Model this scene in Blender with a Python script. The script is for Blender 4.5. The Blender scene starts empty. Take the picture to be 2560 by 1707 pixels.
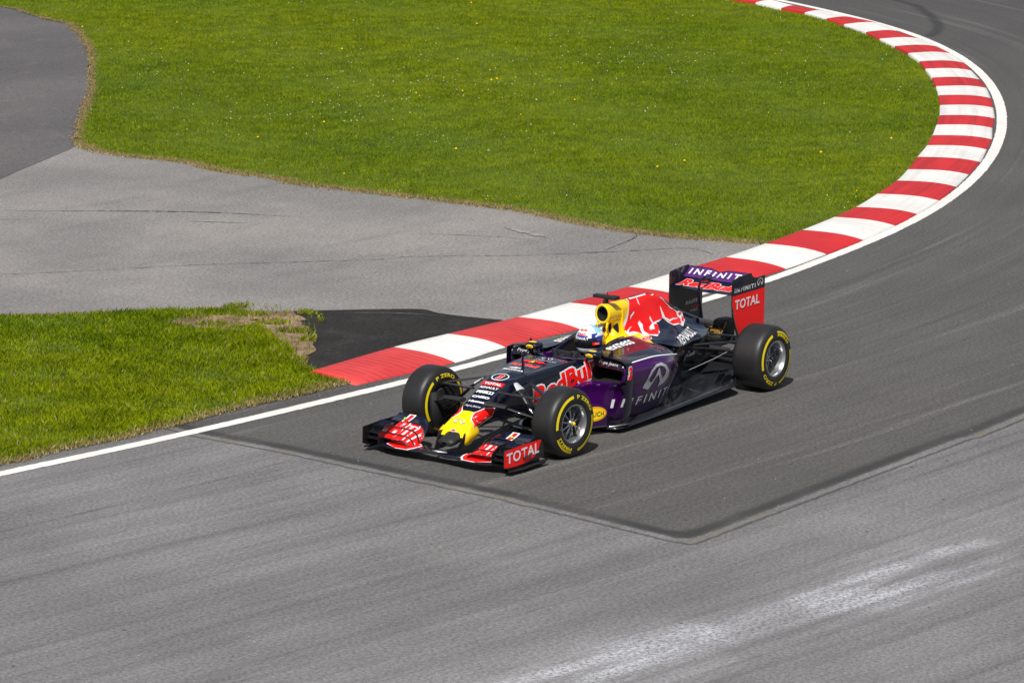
import bpy, bmesh, math, random
import numpy as np
from mathutils import Vector, Matrix
from mathutils.bvhtree import BVHTree
rad = math.radians
random.seed(7); rng = np.random.default_rng(11)
scene = bpy.context.scene
COL = scene.collection

# ---------------------------------------------------------------- camera
cam_data = bpy.data.cameras.new('camera'); cam = bpy.data.objects.new('camera', cam_data); COL.objects.link(cam)
CAMPOS = Vector((28.8820, 20.9129, 8.6535)); AZ = 3.764443; PIT = -0.211566; ROLL = 0.007210
fw = Vector((math.cos(AZ)*math.cos(PIT), math.sin(AZ)*math.cos(PIT), math.sin(PIT)))
rt = Vector((math.sin(AZ), -math.cos(AZ), 0)); up = rt.cross(fw)
rt2 = rt*math.cos(ROLL)+up*math.sin(ROLL); up2 = -rt*math.sin(ROLL)+up*math.cos(ROLL)
mw = Matrix.Identity(4)
for i in range(3):
    mw[i][0] = rt2[i]; mw[i][1] = up2[i]; mw[i][2] = -fw[i]; mw[i][3] = CAMPOS[i]
cam.matrix_world = mw
cam_data.sensor_width = 36; cam_data.lens = 9698.44/2560*36
cam_data.clip_start = 0.5; cam_data.clip_end = 1500
scene.camera = cam

# ---------------------------------------------------------------- sky and sun
SUN = Vector((0.66, 0.29, 1.0)).normalized()
el = math.asin(SUN.z); saz = math.atan2(SUN.y, SUN.x)
world = bpy.data.worlds.new("World"); scene.world = world; world.use_nodes = True
nt = world.node_tree; nt.nodes.clear()
sky = nt.nodes.new('ShaderNodeTexSky'); sky.sky_type = 'NISHITA'; sky.sun_disc = False
sky.sun_elevation = el; sky.sun_rotation = math.pi/2 - saz; sky.dust_density = 2.0
bg = nt.nodes.new('ShaderNodeBackground'); bg.inputs['Strength'].default_value = 0.055
wo = nt.nodes.new('ShaderNodeOutputWorld')
# broken white cloud in front of the blue
tcw = nt.nodes.new('ShaderNodeTexCoord'); mpw = nt.nodes.new('ShaderNodeMapping'); mpw.inputs['Scale'].default_value = (1, 1, 2.2)
nzw = nt.nodes.new('ShaderNodeTexNoise'); nzw.inputs['Scale'].default_value = 2.6; nzw.inputs['Detail'].default_value = 6
rmw = nt.nodes.new('ShaderNodeMapRange'); rmw.inputs[1].default_value = .48; rmw.inputs[2].default_value = .66; rmw.inputs[4].default_value = .8
mxw = nt.nodes.new('ShaderNodeMix'); mxw.data_type = 'RGBA'; mxw.inputs[7].default_value = (12, 12, 12.4, 1)
nt.links.new(tcw.outputs['Generated'], mpw.inputs[0]); nt.links.new(mpw.outputs[0], nzw.inputs['Vector']); nt.links.new(nzw.outputs[0], rmw.inputs[0])
nt.links.new(rmw.outputs[0], mxw.inputs[0]); nt.links.new(sky.outputs[0], mxw.inputs[6]); nt.links.new(mxw.outputs[2], bg.inputs[0]); nt.links.new(bg.outputs[0], wo.inputs[0])
sd = bpy.data.lights.new('sun', 'SUN'); sd.energy = 4.7; sd.angle = rad(0.5); sd.color = (1.0, 0.96, 0.90)
so = bpy.data.objects.new('sun', sd); COL.objects.link(so)
so.rotation_euler = SUN.to_track_quat('Z', 'Y').to_euler(); so.location = (0, 0, 30)
vs = scene.view_settings; vs.view_transform = 'Standard'; vs.look = 'None'; vs.gamma = 1; vs.exposure = 0.08; vs.use_curve_mapping = False
scene.render.engine = 'CYCLES'

# ---------------------------------------------------------------- small helpers
def tag(o, label=None, cat=None, group=None, kind=None):
    if label: o['label'] = label
    if cat: o['category'] = cat
    if group: o['group'] = group
    if kind: o['kind'] = kind
    return o

def empty(name, loc=(0, 0, 0), parent=None):
    o = bpy.data.objects.new(name, None); COL.objects.link(o); o.location = loc
    o.empty_display_size = 0.3
    if parent: o.parent = parent
    return o

def cr(p, n):                      # Catmull-Rom resample, p:(m,k) -> n points per span
    p = np.asarray(p, float); m = len(p)
    a = np.concatenate([[2*p[0]-p[1]], p, [2*p[-1]-p[-2]]]); out = []
    for i in range(m-1):
        p0, p1, p2, p3 = a[i], a[i+1], a[i+2], a[i+3]
        for j in range(n):
            t = j/n
            out.append(.5*((2*p1)+(-p0+p2)*t+(2*p0-5*p1+4*p2-p3)*t*t+(-p0+3*p1-3*p2+p3)*t**3))
    out.append(p[-1]); return np.array(out)

FIT = False
def fitted(q):                     # fine lengthwise fit of the bodywork drawings to the wheelbase
    x, y, z = q; a = abs(y)
    return (.0005+.9706*x-.0321*a-.0164*z-.0012*x*x-.0002*x*z+.0006*x*a, y, -.0027-.0037*x-.0095*a+1.0028*z-.0013*x*z+.0005*x*a)
class MB:                          # collects faces, builds ONE mesh object
    def __init__(s): s.v = []; s.f = []; s.m = []; s.mats = []
    def mi(s, mat):
        if mat not in s.mats: s.mats.append(mat)
        return s.mats.index(mat)
    def add(s, verts, faces, mat):
        o = len(s.v); s.v.extend([tuple(map(float, q)) for q in verts])
        if callable(mat):
            for k, f in enumerate(faces): s.f.append(tuple(i+o for i in f)); s.m.append(s.mi(mat(k, f)))
        else:
            mi = s.mi(mat)
            for f in faces: s.f.append(tuple(i+o for i in f)); s.m.append(mi)
        return s
    def grid(s, G, mat, flip=False, close=False, mf=None):   # G[i][j] points
        G = np.asarray(G, float); a, b = G.shape[:2]; fs = []; ms = []
        for i in range(a-1):
            for j in range(b if close else b-1):
                j2 = (j+1) % b
                f = (i*b+j, i*b+j2, (i+1)*b+j2, (i+1)*b+j)
                fs.append(f[::-1] if flip else f)
                ms.append(mf(i/(a-1), j/(b-1)) if mf else mat)
        o = len(s.v); s.v.extend([tuple(q) for q in G.reshape(-1, 3).tolist()])
        for f, m in zip(fs, ms): s.f.append(tuple(i+o for i in f)); s.m.append(s.mi(m))
        return s
    def surf(s, rows, mat, nx=5, nk=4, mirror=False, flip=False, mf=None, only=False):
        R = np.asarray(rows, float)
        A = np.array([cr(r, nk) for r in R]); A = cr(A.reshape(len(R), -1), nx).reshape(-1, A.shape[1], 3)
        if not only: s.grid(A, mat, flip=flip, mf=mf)
        if mirror or only:
            B = A.copy(); B[..., 1] *= -1; s.grid(B, mat, flip=not flip, mf=mf)
        return A
    def box(s, c, d, mat, rot=None, bev=0.0):
        c = Vector(c); d = Vector(d)/2; b = min(bev, min(d)*.9)
        bm = bmesh.new(); bmesh.ops.create_cube(bm, size=2)
        for v in bm.verts: v.co = Vector((v.co.x*d.x, v.co.y*d.y, v.co.z*d.z))
        if b > 0: bmesh.ops.bevel(bm, geom=list(bm.edges), offset=b, segments=2, profile=.6, affect='EDGES')
        if rot is not None: bmesh.ops.transform(bm, matrix=rot.to_4x4(), verts=bm.verts)
        bm.verts.ensure_lookup_table(); bm.verts.index_update()
        s.add([v.co+c for v in bm.verts], [[v.index for v in f.verts] for f in bm.faces], mat); bm.free(); return s
    def tube(s, pts, rr, mat, n=12, ab=(1, 1), upv=(0, 0, 1), cap=True, smooth=1):
        P = np.asarray(pts, float)
        if smooth > 1: P = cr(P, smooth)
        m = len(P); rr = np.interp(np.linspace(0, 1, m), np.linspace(0, 1, len(rr)), rr) if hasattr(rr, '__len__') else np.full(m, rr)
        G = []
        for i in range(m):
            t = Vector(P[min(i+1, m-1)]-P[max(i-1, 0)]).normalized()
            u = Vector(upv); u = (u-t*u.dot(t))
            if u.length < 1e-4: u = Vector((1, 0, 0))-t*t.x
            u.normalize(); w = t.cross(u)
            G.append([Vector(P[i])+(w*math.cos(a)*ab[0]+u*math.sin(a)*ab[1])*rr[i] for a in np.linspace(0, 2*math.pi, n, endpoint=False)])
        s.grid(G, mat, close=True, flip=True)
        if cap:
            o = len(s.v); s.add([tuple(q) for q in G[0]], [tuple(range(n))], mat); s.add([tuple(q) for q in G[-1]], [tuple(range(n-1, -1, -1))], mat)
        return s
    def plate(s, poly, th, mat, side=None):     # poly: planar 3D loop, extruded both ways by th/2
        P = [Vector(q) for q in poly]; nrm = Vector((0, 0, 0))
        for i in range(len(P)): nrm += P[i].cross(P[(i+1) % len(P)])
        nrm.normalize(); n = len(P); h = nrm*th/2
        s.add([q+h for q in P]+[q-h for q in P], [tuple(range(n)), tuple(range(2*n-1, n-1, -1))], mat)
        s.add([q+h for q in P]+[q-h for q in P], [(i, n+i, n+(i+1) % n, (i+1) % n) for i in range(n)], side or mat)
        return s
    def lathe(s, prof, c, mat, n=64, axis='y', mf=None):   # prof: (r, a) a along axis
        G = []
        for r_, a_ in prof:
            row = []
            for k in range(n):
                t = 2*math.pi*k/n
                row.append((c[0]+r_*math.cos(t), c[1]+a_, c[2]+r_*math.sin(t)) if axis == 'y' else
                           (c[0]+a_, c[1]+r_*math.cos(t), c[2]+r_*math.sin(t)) if axis == 'x' else
                           (c[0]+r_*math.cos(t), c[1]+r_*math.sin(t), c[2]+a_))
            G.append(row)
        s.grid(G, mat, close=True, mf=mf); return s
    def ball(s, c, r3, mat, n=16, m=10, rot=None):
        G = []
        for i in range(m+1):
            a = math.pi*i/m; row = []
            for k in range(n):
                t = 2*math.pi*k/n
                q = Vector((r3[0]*math.sin(a)*math.cos(t), r3[1]*math.sin(a)*math.sin(t), r3[2]*math.cos(a)))
                if rot is not None: q = rot @ q
                row.append(q+Vector(c))
            G.append(row)
        s.grid(G, mat, close=True, flip=False); return s
    def bvh(s): return BVHTree.FromPolygons([Vector(q) for q in s.v], s.f)
    def build(s, name, parent=None, angle=38, loc=None):
        me = bpy.data.meshes.new(name); me.from_pydata([fitted(q) for q in s.v] if FIT else s.v, [], s.f)
        for m in s.mats: me.materials.append(MAT[m])
        me.polygons.foreach_set('material_index', s.m)
        me.polygons.foreach_set('use_smooth', [True]*len(s.f))
        bm = bmesh.new(); bm.from_mesh(me); bmesh.ops.remove_doubles(bm, verts=bm.verts, dist=2e-5)
        bm.to_mesh(me); bm.free()
        me.set_sharp_from_angle(angle=rad(angle)); me.update()
        o = bpy.data.objects.new(name, me); COL.objects.link(o)
        if parent: o.parent = parent
        if loc: o.location = loc
        return o

# ---------------------------------------------------------------- materials
MAT = {}
def new_mat(name):
    m = bpy.data.materials.new(name); m.use_nodes = True; MAT[name] = m
    nt = m.node_tree; b = nt.nodes['Principled BSDF']; return m, nt, b
def N(nt, t, **kw):
    n = nt.nodes.new(t)
    for k, v in kw.items():
        if k in n.inputs: n.inputs[k].default_value = v
        else: setattr(n, k, v)
    return n
def ramp(nt, fac, stops, interp='LINEAR'):
    r = nt.nodes.new('ShaderNodeValToRGB'); r.color_ramp.interpolation = interp
    e = r.color_ramp.elements
    while len(e) < len(stops): e.new(.5)
    for q, (p_, c) in zip(e, stops): q.position = p_; q.color = (*c, 1) if len(c) == 3 else (c[0],)*3+(1,)
    nt.links.new(fac, r.inputs[0]); return r.outputs[0]
def mixc(nt, fac, a, b, mode='MIX'):
    m = nt.nodes.new('ShaderNodeMix'); m.data_type = 'RGBA'; m.blend_type = mode
    for i, q in ((0, fac), (6, a), (7, b)):
        if hasattr(q, 'default_value') or hasattr(q, 'is_linked'): nt.links.new(q, m.inputs[i])
        else: m.inputs[i].default_value = q if i == 0 else ((*q, 1) if len(q) == 3 else q)
    return m.outputs[2]
def mth(nt, op, a, b=None, clamp=False):
    m = nt.nodes.new('ShaderNodeMath'); m.operation = op; m.use_clamp = clamp
    for i, q in ((0, a), (1, b)):
        if q is None: continue
        if isinstance(q, (int, float)): m.inputs[i].default_value = q
        else: nt.links.new(q, m.inputs[i])
    return m.outputs[0]
def mrange(nt, v, a, b, c=0, d=1):
    m = nt.nodes.new('ShaderNodeMapRange'); m.interpolation_type = 'SMOOTHSTEP'
    nt.links.new(v, m.inputs[0])
    for i, q in enumerate((a, b, c, d)): m.inputs[i+1].default_value = q
    return m.outputs[0]
def noise(nt, vec, scale, detail=2, rough=.5, sc=(1, 1, 1)):
    mp = nt.nodes.new('ShaderNodeMapping'); mp.inputs['Scale'].default_value = sc; nt.links.new(vec, mp.inputs[0])
    n = N(nt, 'ShaderNodeTexNoise', Scale=scale, Detail=detail, Roughness=rough); nt.links.new(mp.outputs[0], n.inputs['Vector'])
    return n.outputs[0]

def paint(name, col, metal=0.0, rough=.35, coat=1.0, vary=.12, dust=.0):
    m, nt, b = new_mat(name); tc = N(nt, 'ShaderNodeTexCoord')
    n = noise(nt, tc.outputs['Object'], 9, 4)
    c = mixc(nt, n, tuple(x*(1-vary) for x in col), tuple(min(1, x*(1+vary)) for x in col))
    if dust:
        d = mrange(nt, noise(nt, tc.outputs['Object'], 30, 5, .7), .62, .8, 0, dust)
        c = mixc(nt, d, c, (.25, .22, .19))
    nt.links.new(c, b.inputs['Base Color'])
    b.inputs['Metallic'].default_value = metal; b.inputs['Roughness'].default_value = rough
    b.inputs['Coat Weight'].default_value = coat; b.inputs['Coat Roughness'].default_value = .03
    if coat > .5: b.inputs['Specular IOR Level'].default_value = .25
    return m
paint('navy', (.0042, .0050, .017), .0, .28)
paint('purple', (.058, .003, .105), .20, .28)
paint('wing_purple', (.085, .022, .16), .1, .4, .6)
paint('yellow', (.93, .60, .004), 0, .4, .8, .04)
paint('nose_yellow', (.93, .66, .0), 0, .4, .7, .03)
paint('red', (.95, .004, .003), 0, .5, .15, .04)
paint('white', (.84, .84, .87), 0, .45, .25, .03)
paint('silver', (.60, .62, .66), .25, .35, .5)
paint('green', (.0, .10, .03), 0, .4, .6)
paint('carbon', (.010, .010, .012), 0, .38, .7, .3, .12)
paint('matte_black', (.012, .012, .013), 0, .6, .1, .3, .1)
paint('dark_metal', (.12, .12, .13), .6, .45, .2)
paint('floor_carbon', (.016, .017, .020), .1, .28, .9, .3, .35)
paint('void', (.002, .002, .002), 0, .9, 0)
paint('skid_block', (.30, .22, .12), .1, .6, .2, .35, .3)
paint('heat_gold', (.55, .33, .08), .8, .35, .3, .5, .3)
paint('steel', (.26, .25, .24), .9, .3, .2, .2, .2)
paint('visor', (.02, .02, .025), .6, .08, 1)
paint('helmet_blue', (.02, .04, .28), .1, .25, 1)
paint('helmet_white', (.78, .82, .86), 0, .25, 1, .04)
paint('helmet_sky', (.25, .60, .78), 0, .25, 1, .1)
paint('lime', (.35, .75, .02), 0, .5, .2)
paint('orange_red', (.85, .09, .02), 0, .5, .4)
paint('suit', (.012, .016, .06), 0, .8, 0)
paint('glove', (.015, .015, .018), 0, .7, 0)
paint('tyre_yellow', (.80, .62, .0), 0, .6, .0, .1, .1)
def fade_purple():                 # the livery's purple flake fades into navy towards the tail and the sill
    m = MAT['purple']; nt = m.node_tree; b = nt.nodes['Principled BSDF']; src = b.inputs['Base Color'].links[0].from_socket
    tc = N(nt, 'ShaderNodeTexCoord'); sx = N(nt, 'ShaderNodeSeparateXYZ'); nt.links.new(tc.outputs['Object'], sx.inputs[0])
    f = mth(nt, 'MAXIMUM', mrange(nt, sx.outputs[0], -1.75, -2.45, 0, .85), mrange(nt, sx.outputs[2], .34, .12, 0, .6))
    nt.links.new(mixc(nt, f, src, (.006, .004, .018)), b.inputs['Base Color'])
fade_purple()
def mk_tyre():
    m, nt, b = new_mat('tyre'); tc = N(nt, 'ShaderNodeTexCoord')
    n = noise(nt, tc.outputs['Object'], 6, 4); n2 = noise(nt, tc.outputs['Object'], 140, 3, .7, (.12, 1, .12))
    c = mixc(nt, n, (.008, .008, .009), (.024, .023, .023)); nt.links.new(c, b.inputs['Base Color'])
    r = mth(nt, 'ADD', mth(nt, 'MULTIPLY', n2, .22), .36); nt.links.new(r, b.inputs['Roughness'])
    bp = N(nt, 'ShaderNodeBump', Strength=.25, Distance=.004); nt.links.new(n2, bp.inputs['Height']); nt.links.new(bp.outputs[0], b.inputs['Normal'])
mk_tyre()
def mk_rim():
    m, nt, b = new_mat('rim'); tc = N(nt, 'ShaderNodeTexCoord')
    n = noise(nt, tc.outputs['Object'], 14, 4)
    nt.links.new(mixc(nt, n, (.42, .43, .45), (.60, .61, .63)), b.inputs['Base Color'])
    b.inputs['Metallic'].default_value = .85; b.inputs['Roughness'].default_value = .30
mk_rim()
paint('rim_dark', (.30, .31, .33), .85, .30, .1)
KERB_BACK = [(-29.62,-15.8),(-29.22,-15.02),(-28.96,-14.37),(-28.5,-13.65),(-28.03,-13.01),(-27.42,-12.21),(-26.81,-11.59),(-26.18,-10.93),(-25.58,-10.33),(-24.87,-9.71),(-24.19,-9.21),(-23.42,-8.65),(-22.63,-8.13),(-21.85,-7.64),(-20.99,-7.13),(-20.13,-6.65),(-19.32,-6.24),(-18.45,-5.81),(-17.63,-5.43),(-16.69,-5.04),(-15.72,-4.63),(-14.86,-4.3),(-13.83,-3.99),(-12.83,-3.71),(-12.05,-3.56),(-11.05,-3.41),(-10.0,-3.29),(-8.99,-3.2),(-7.92,-3.17),(-6.81,-3.11),(-5.67,-3.12),(-4.69,-3.12),(-3.52,-3.2),(-2.64,-3.25),(-1.23,-3.22)]
KERB_FRONT = [(-30.4,-15.88),(-29.98,-15.16),(-29.68,-14.42),(-29.24,-13.55),(-28.88,-12.82),(-28.16,-12.01),(-27.56,-11.26),(-26.91,-10.56),(-26.3,-9.96),(-25.5,-9.27),(-24.78,-8.72),(-24.0,-8.14),(-23.27,-7.62),(-22.39,-7.06),(-21.56,-6.56),(-20.66,-6.04),(-19.85,-5.63),(-18.94,-5.14),(-18.11,-4.76),(-17.12,-4.31),(-16.13,-3.94),(-15.19,-3.6),(-14.14,-3.26),(-13.12,-2.99),(-12.24,-2.8),(-11.17,-2.62),(-10.11,-2.5),(-9.04,-2.4),(-7.96,-2.37),(-6.88,-2.34),(-5.74,-2.36),(-4.79,-2.38),(-3.55,-2.47),(-2.62,-2.44),(-1.17,-2.6)]
GRASS_A_EDGE = [(-21.05,-26.1),(-20.91,-25.59),(-20.52,-24.88),(-20.23,-24.19),(-20.03,-23.55),(-19.37,-22.74),(-18.54,-21.83),(-17.82,-21.08),(-16.78,-20.12),(-15.46,-18.96),(-14.61,-18.18),(-13.65,-17.4),(-13.09,-16.96),(-12.19,-16.23),(-11.33,-15.52),(-10.81,-15.05),(-10.42,-14.36),(-10.34,-13.8),(-10.43,-12.79),(-10.22,-12.01),(-10.16,-10.77),(-10.04,-10.57),(-10.16,-8.69),(-10.23,-7.19),(-9.95,-5.83),(-9.92,-4.68),(-10.1,-3.85),(-10.22,-3.52)]
GRASS_B_TOP = [(-1.42,-7.71),(-1.88,-7.23),(-2.38,-6.79),(-2.87,-6.33),(-3.09,-6.17),(-3.26,-5.87),(-3.18,-5.65)]
GRASS_B_BITE = [(-2.8,-5.35),(-2.8,-5.24),(-2.75,-5.1),(-2.49,-4.81),(-2.24,-4.53),(-2.06,-4.16),(-1.75,-3.88),(-1.49,-3.63)]
GRASS_B_TIP = [(-1.48,-3.6),(-1.39,-3.36),(-1.29,-3.04),(-1.23,-2.73),(-0.93,-2.76),(-0.54,-2.76),(-0.21,-2.8),(0.04,-2.91),(-0.06,-2.85),(0.31,-2.9),(0.77,-2.91),(1.22,-2.91),(1.62,-2.96),(1.98,-2.95),(2.39,-3.05),(2.83,-3.11),(3.19,-3.12),(3.43,-3.17)]
DIRT = [(-3.29,-5.84),(-3.4,-5.74),(-3.62,-5.43),(-3.47,-5.23),(-3.3,-5.01),(-2.97,-4.71),(-2.69,-4.45),(-2.49,-4.2),(-2.17,-3.92),(-1.82,-3.78),(-1.48,-3.6)]
DIRT_PATCH = [(-2.3,-6.1),(-2.62,-6.11),(-2.85,-5.97),(-3.07,-5.63),(-3.1,-5.48),(-2.79,-5.26),(-2.57,-5.38),(-2.31,-5.51),(-2.27,-5.82)]
BLACK = [(-3.62,-5.43),(-3.92,-5.12),(-4.29,-4.73),(-4.58,-4.35),(-4.53,-4.07),(-4.57,-3.69),(-4.65,-3.35)]
DARKROAD = [(-10.66,-14.91),(-10.23,-14.69),(-9.92,-14.58),(-9.28,-14.33),(-8.55,-14.06),(-7.91,-13.79)]
CRACK = [(-3.2,-9.37),(-3.97,-8.73),(-5.02,-7.97),(-5.75,-7.27),(-6.12,-6.91),(-6.62,-6.48),(-6.98,-6.28),(-7.75,-5.4),(-8.34,-4.87),(-8.99,-4.37),(-9.42,-4.04),(-9.43,-3.8),(-9.3,-3.52)]
NEWASPH = [(1.32,-2.77),(1.38,-2.55),(1.38,-1.48),(1.46,-0.38),(1.56,1.3),(1.8,2.41),(1.8,3.05),(1.73,3.21),(1.59,3.29),(1.18,3.36),(-0.48,3.36),(-1.44,3.36),(-2.58,3.41),(-4.19,3.36)]
DUST = [(5.9,4.83),(5.15,4.92),(4.35,4.99),(3.63,5.14),(2.89,5.3),(2.28,5.45),(1.78,5.46),(0.84,5.45),(-0.26,5.48)]
PALE = [(-20.55,-25.63),(-20.16,-24.54),(-19.07,-22.86),(-18.14,-21.61)]
SKID = [(-31.95,-14.3),(-31.43,-13.54),(-30.25,-12.56),(-29.32,-11.89),(-28.59,-11.52),(-27.96,-11.3)]
SKIDLIGHT = [(-9.18,-6.57),(-9.05,-6.14),(-8.93,-5.7)]

def dense(p, step=.15):
    p = cr(p, 12); d = np.r_[0, np.cumsum(np.linalg.norm(np.diff(p, axis=0), axis=1))]
    t = np.arange(0, d[-1], step); return np.stack([np.interp(t, d, p[:, 0]), np.interp(t, d, p[:, 1])], 1)
def smooth(p, k=5, it=2):
    for _ in range(it):
        q = p.copy()
        for i in range(1, len(p)-1):
            a, b = max(0, i-k), min(len(p), i+k+1); w = min(i-a, b-1-i); q[i] = p[i-w:i+w+1].mean(0)
        p = q
    return p
kb = np.array(KERB_BACK[::-1]); kf = np.array(KERB_FRONT[::-1])       # from near end to far end
def off(p, d):                                                       # offset to the track side
    t = np.gradient(p, axis=0); t /= np.linalg.norm(t, axis=1)[:, None]
    return p+np.stack([t[:, 1], -t[:, 0]], 1)*d
kf_s = smooth(np.array(kf), 2, 1)
# beyond the picture the bend carries on
far_ext = [(-31.0, -17.3), (-31.5, -19.2), (-31.7, -22.0), (-31.2, -26.0), (-29.5, -31.0)]
line_c = [(24, -7.2), (12, -4.45), (7, -3.46), (3.68, -2.93), (2.38, -2.72), (1.25, -2.58), (.1, -2.46), (-1.62, -2.30), (-2.43, -2.26), (-3.32, -2.215), (-5.0, -2.17), (-6.86, -2.16), (-8.23, -2.19)]
o_ = off(kf_s, .145)
line_c += [tuple(q) for q in o_[8:]] + [(a-.14, b) for a, b in far_ext]
LC = smooth(dense(line_c, .12), 8, 2)

def seg_dist(P, poly):             # distance of points P to a polyline
    D = np.full(len(P), 1e9)
    for a, b in zip(poly[:-1], poly[1:]):
        a = np.array(a); b = np.array(b); ab = b-a
        t = np.clip(((P-a)@ab)/(ab@ab), 0, 1); D = np.minimum(D, np.linalg.norm(P-a-t[:, None]*ab, axis=1))
    return D
def inside(P, poly):
    x, y = P[:, 0], P[:, 1]; c = np.zeros(len(P), bool); n = len(poly)
    for i in range(n):
        x1, y1 = poly[i]; x2, y2 = poly[(i+1) % n]
        if y1 == y2: continue
        c ^= ((y1 > y) != (y2 > y)) & (x < (x2-x1)*(y-y1)/(y2-y1)+x1)
    return c

# ---- asphalt material: shared recipe
def asphalt(name, lo, hi, streak=True, old=None, speck=1.0):
    m, nt, b = new_mat(name); tc = N(nt, 'ShaderNodeTexCoord'); O = tc.outputs['Object']; U = tc.outputs['UV']
    fine = noise(nt, O, 75, 4, .85); grit = noise(nt, O, 28, 3, .8); big = noise(nt, O, .35, 4, .55); mid = noise(nt, O, 2.2, 5, .6)
    base = mixc(nt, mrange(nt, big, .3, .7), lo, hi)
    if old:
        ob = mixc(nt, mrange(nt, big, .3, .7), old[0], old[1])
        at = N(nt, 'ShaderNodeAttribute', attribute_name='new_asphalt')
        wob = mth(nt, 'MULTIPLY', mth(nt, 'SUBTRACT', noise(nt, O, 6, 5, .7), .5), .07)
        sdv = mth(nt, 'ADD', at.outputs['Fac'], wob)
        base = mixc(nt, mrange(nt, sdv, -.02, .03), ob, base)
    # driving-line streaks along the track
    if streak:
        s1 = noise(nt, U, 1.0, 5, .62, (.055, 1.9, 1)); s2 = noise(nt, U, 1.0, 4, .6, (.16, 7.0, 1))
        base = mixc(nt, mrange(nt, s1, .42, .70, 0, .36), base, (.055, .052, .050))
        base = mixc(nt, mrange(nt, s2, .48, .72, 0, .26), base, (.035, .035, .036))
        sxx = N(nt, 'ShaderNodeSeparateXYZ'); nt.links.new(U, sxx.inputs[0])
        base = mixc(nt, mrange(nt, sxx.outputs[0], 33, 60, 0, .38), base, (.038, .036, .038))
        s3 = noise(nt, U, 1.0, 3, .6, (.10, 4.2, 3)); base = mixc(nt, mrange(nt, s3, .55, .8, 0, .30), base, (.30, .29, .29))
    else:
        base = mixc(nt, mrange(nt, mid, .5, .8, 0, .24*(.35 if speck < 1 else 1)), base, (.26, .235, .21))
        sw = noise(nt, O, 1.0, 4, .6, (.45, 2.2, 1)); base = mixc(nt, mrange(nt, sw, .5, .8, 0, .3 if speck == 1 else .05), base, (.06, .06, .062))
    base = mixc(nt, mrange(nt, mid, .35, .75, 0, .12), base, (.05, .05, .05))
    g = mrange(nt, grit, .32, .68, .66 if speck == 1 else .35, 1.32 if speck == 1 else 1.9)
    base = mixc(nt, 1.0, base, g, 'MULTIPLY')
    base = mixc(nt, mrange(nt, fine, .57, .70, 0, .50*speck), base, (.36, .35, .34))
    base = mixc(nt, mrange(nt, fine, .43, .30, 0, .60), base, (.02, .02, .02))
    if old:
        e = mth(nt, 'ABSOLUTE', mth(nt, 'ADD', sdv, .045))
        ol = mrange(nt, e, .030, .070, 1, 0); br = mrange(nt, noise(nt, O, 1.3, 5, .75), .47, .62)
        ln = mrange(nt, mth(nt, 'ABSOLUTE', mth(nt, 'ADD', sdv, .110)), .010, .030, .75, 0); base = mixc(nt, ln, base, (.04, .04, .04))
        base = mixc(nt, mth(nt, 'MULTIPLY', ol, mth(nt, 'MULTIPLY', br, .85)), base, (.155, .140, .095))
        dk = mrange(nt, mth(nt, 'ABSOLUTE', mth(nt, 'SUBTRACT', sdv, .09)), .02, .13, 1, 0)
        base = mixc(nt, mth(nt, 'MULTIPLY', dk, mrange(nt, noise(nt, O, .8, 3), .3, .6, .35, .85)), base, (.028, .029, .031))
        da = N(nt, 'ShaderNodeAttribute', attribute_name='dust')
        dm = mrange(nt, mth(nt, 'ADD', da.outputs['Fac'], mth(nt, 'MULTIPLY', mth(nt, 'SUBTRACT', s1, .5), 1.4)), .62, .0, 0, 1)
        sp = mrange(nt, noise(nt, O, 26, 4, .8), .36, .62)
        base = mixc(nt, mth(nt, 'MULTIPLY', dm, mth(nt, 'MULTIPLY', sp, mth(nt, 'MULTIPLY', mrange(nt, noise(nt, U, 1.0, 5, .65, (.35, 2.6, 1)), .36, .62, .12, .95), mrange(nt, noise(nt, O, .7, 3, .6), .35, .55, .45, 1)))), base, (.60, .61, .66))
        # small spots of rubber and stone chips
        vo = N(nt, 'ShaderNodeTexVoronoi', Scale=2.1); nt.links.new(O, vo.inputs['Vector'])
        base = mixc(nt, mrange(nt, vo.outputs['Distance'], .045, .03, 0, .8), base, (.02, .02, .02))
        vo2 = N(nt, 'ShaderNodeTexVoronoi', Scale=3.3); nt.links.new(O, vo2.inputs['Vector'])
        base = mixc(nt, mrange(nt, vo2.outputs['Distance'], .035, .02, 0, .7), base, (.5, .49, .46))
        sk = N(nt, 'ShaderNodeAttribute', attribute_name='skid')
        base = mixc(nt, mth(nt, 'MULTIPLY', mrange(nt, sk.outputs['Fac'], .03, .16, 1, 0), .6), base, (.02, .02, .02))
        cm = N(nt, 'ShaderNodeAttribute', attribute_name='seam')
        cw = mth(nt, 'ADD', cm.outputs['Fac'], mth(nt, 'MULTIPLY', noise(nt, O, 9, 4), .03))
        base = mixc(nt, mrange(nt, cw, .025, .05, .45, 0), base, (.03, .03, .03))
    nt.links.new(base, b.inputs['Base Color']); b.inputs['Roughness'].default_value = .82
    b.inputs['Specular IOR Level'].default_value = .35
    bp = N(nt, 'ShaderNodeBump', Strength=.45, Distance=.006); nt.links.new(fine, bp.inputs['Height']); nt.links.new(bp.outputs[0], b.inputs['Normal'])
    return m
asphalt('track_asphalt', (.078, .076, .073), (.094, .091, .087), True, ((.148, .145, .148), (.205, .201, .204)))
asphalt('road_asphalt', (.175, .169, .166), (.255, .240, .228), False)
asphalt('dark_road_asphalt', (.085, .080, .084), (.115, .108, .110), False)
asphalt('patch_asphalt', (.008, .007, .0065), (.015, .013, .011), False, speck=.16)
asphalt('crack_fill', (.05, .048, .046), (.07, .066, .064), False, speck=.3)
asphalt('scrape_pale', (.24, .225, .21), (.30, .28, .26), False)

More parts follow.
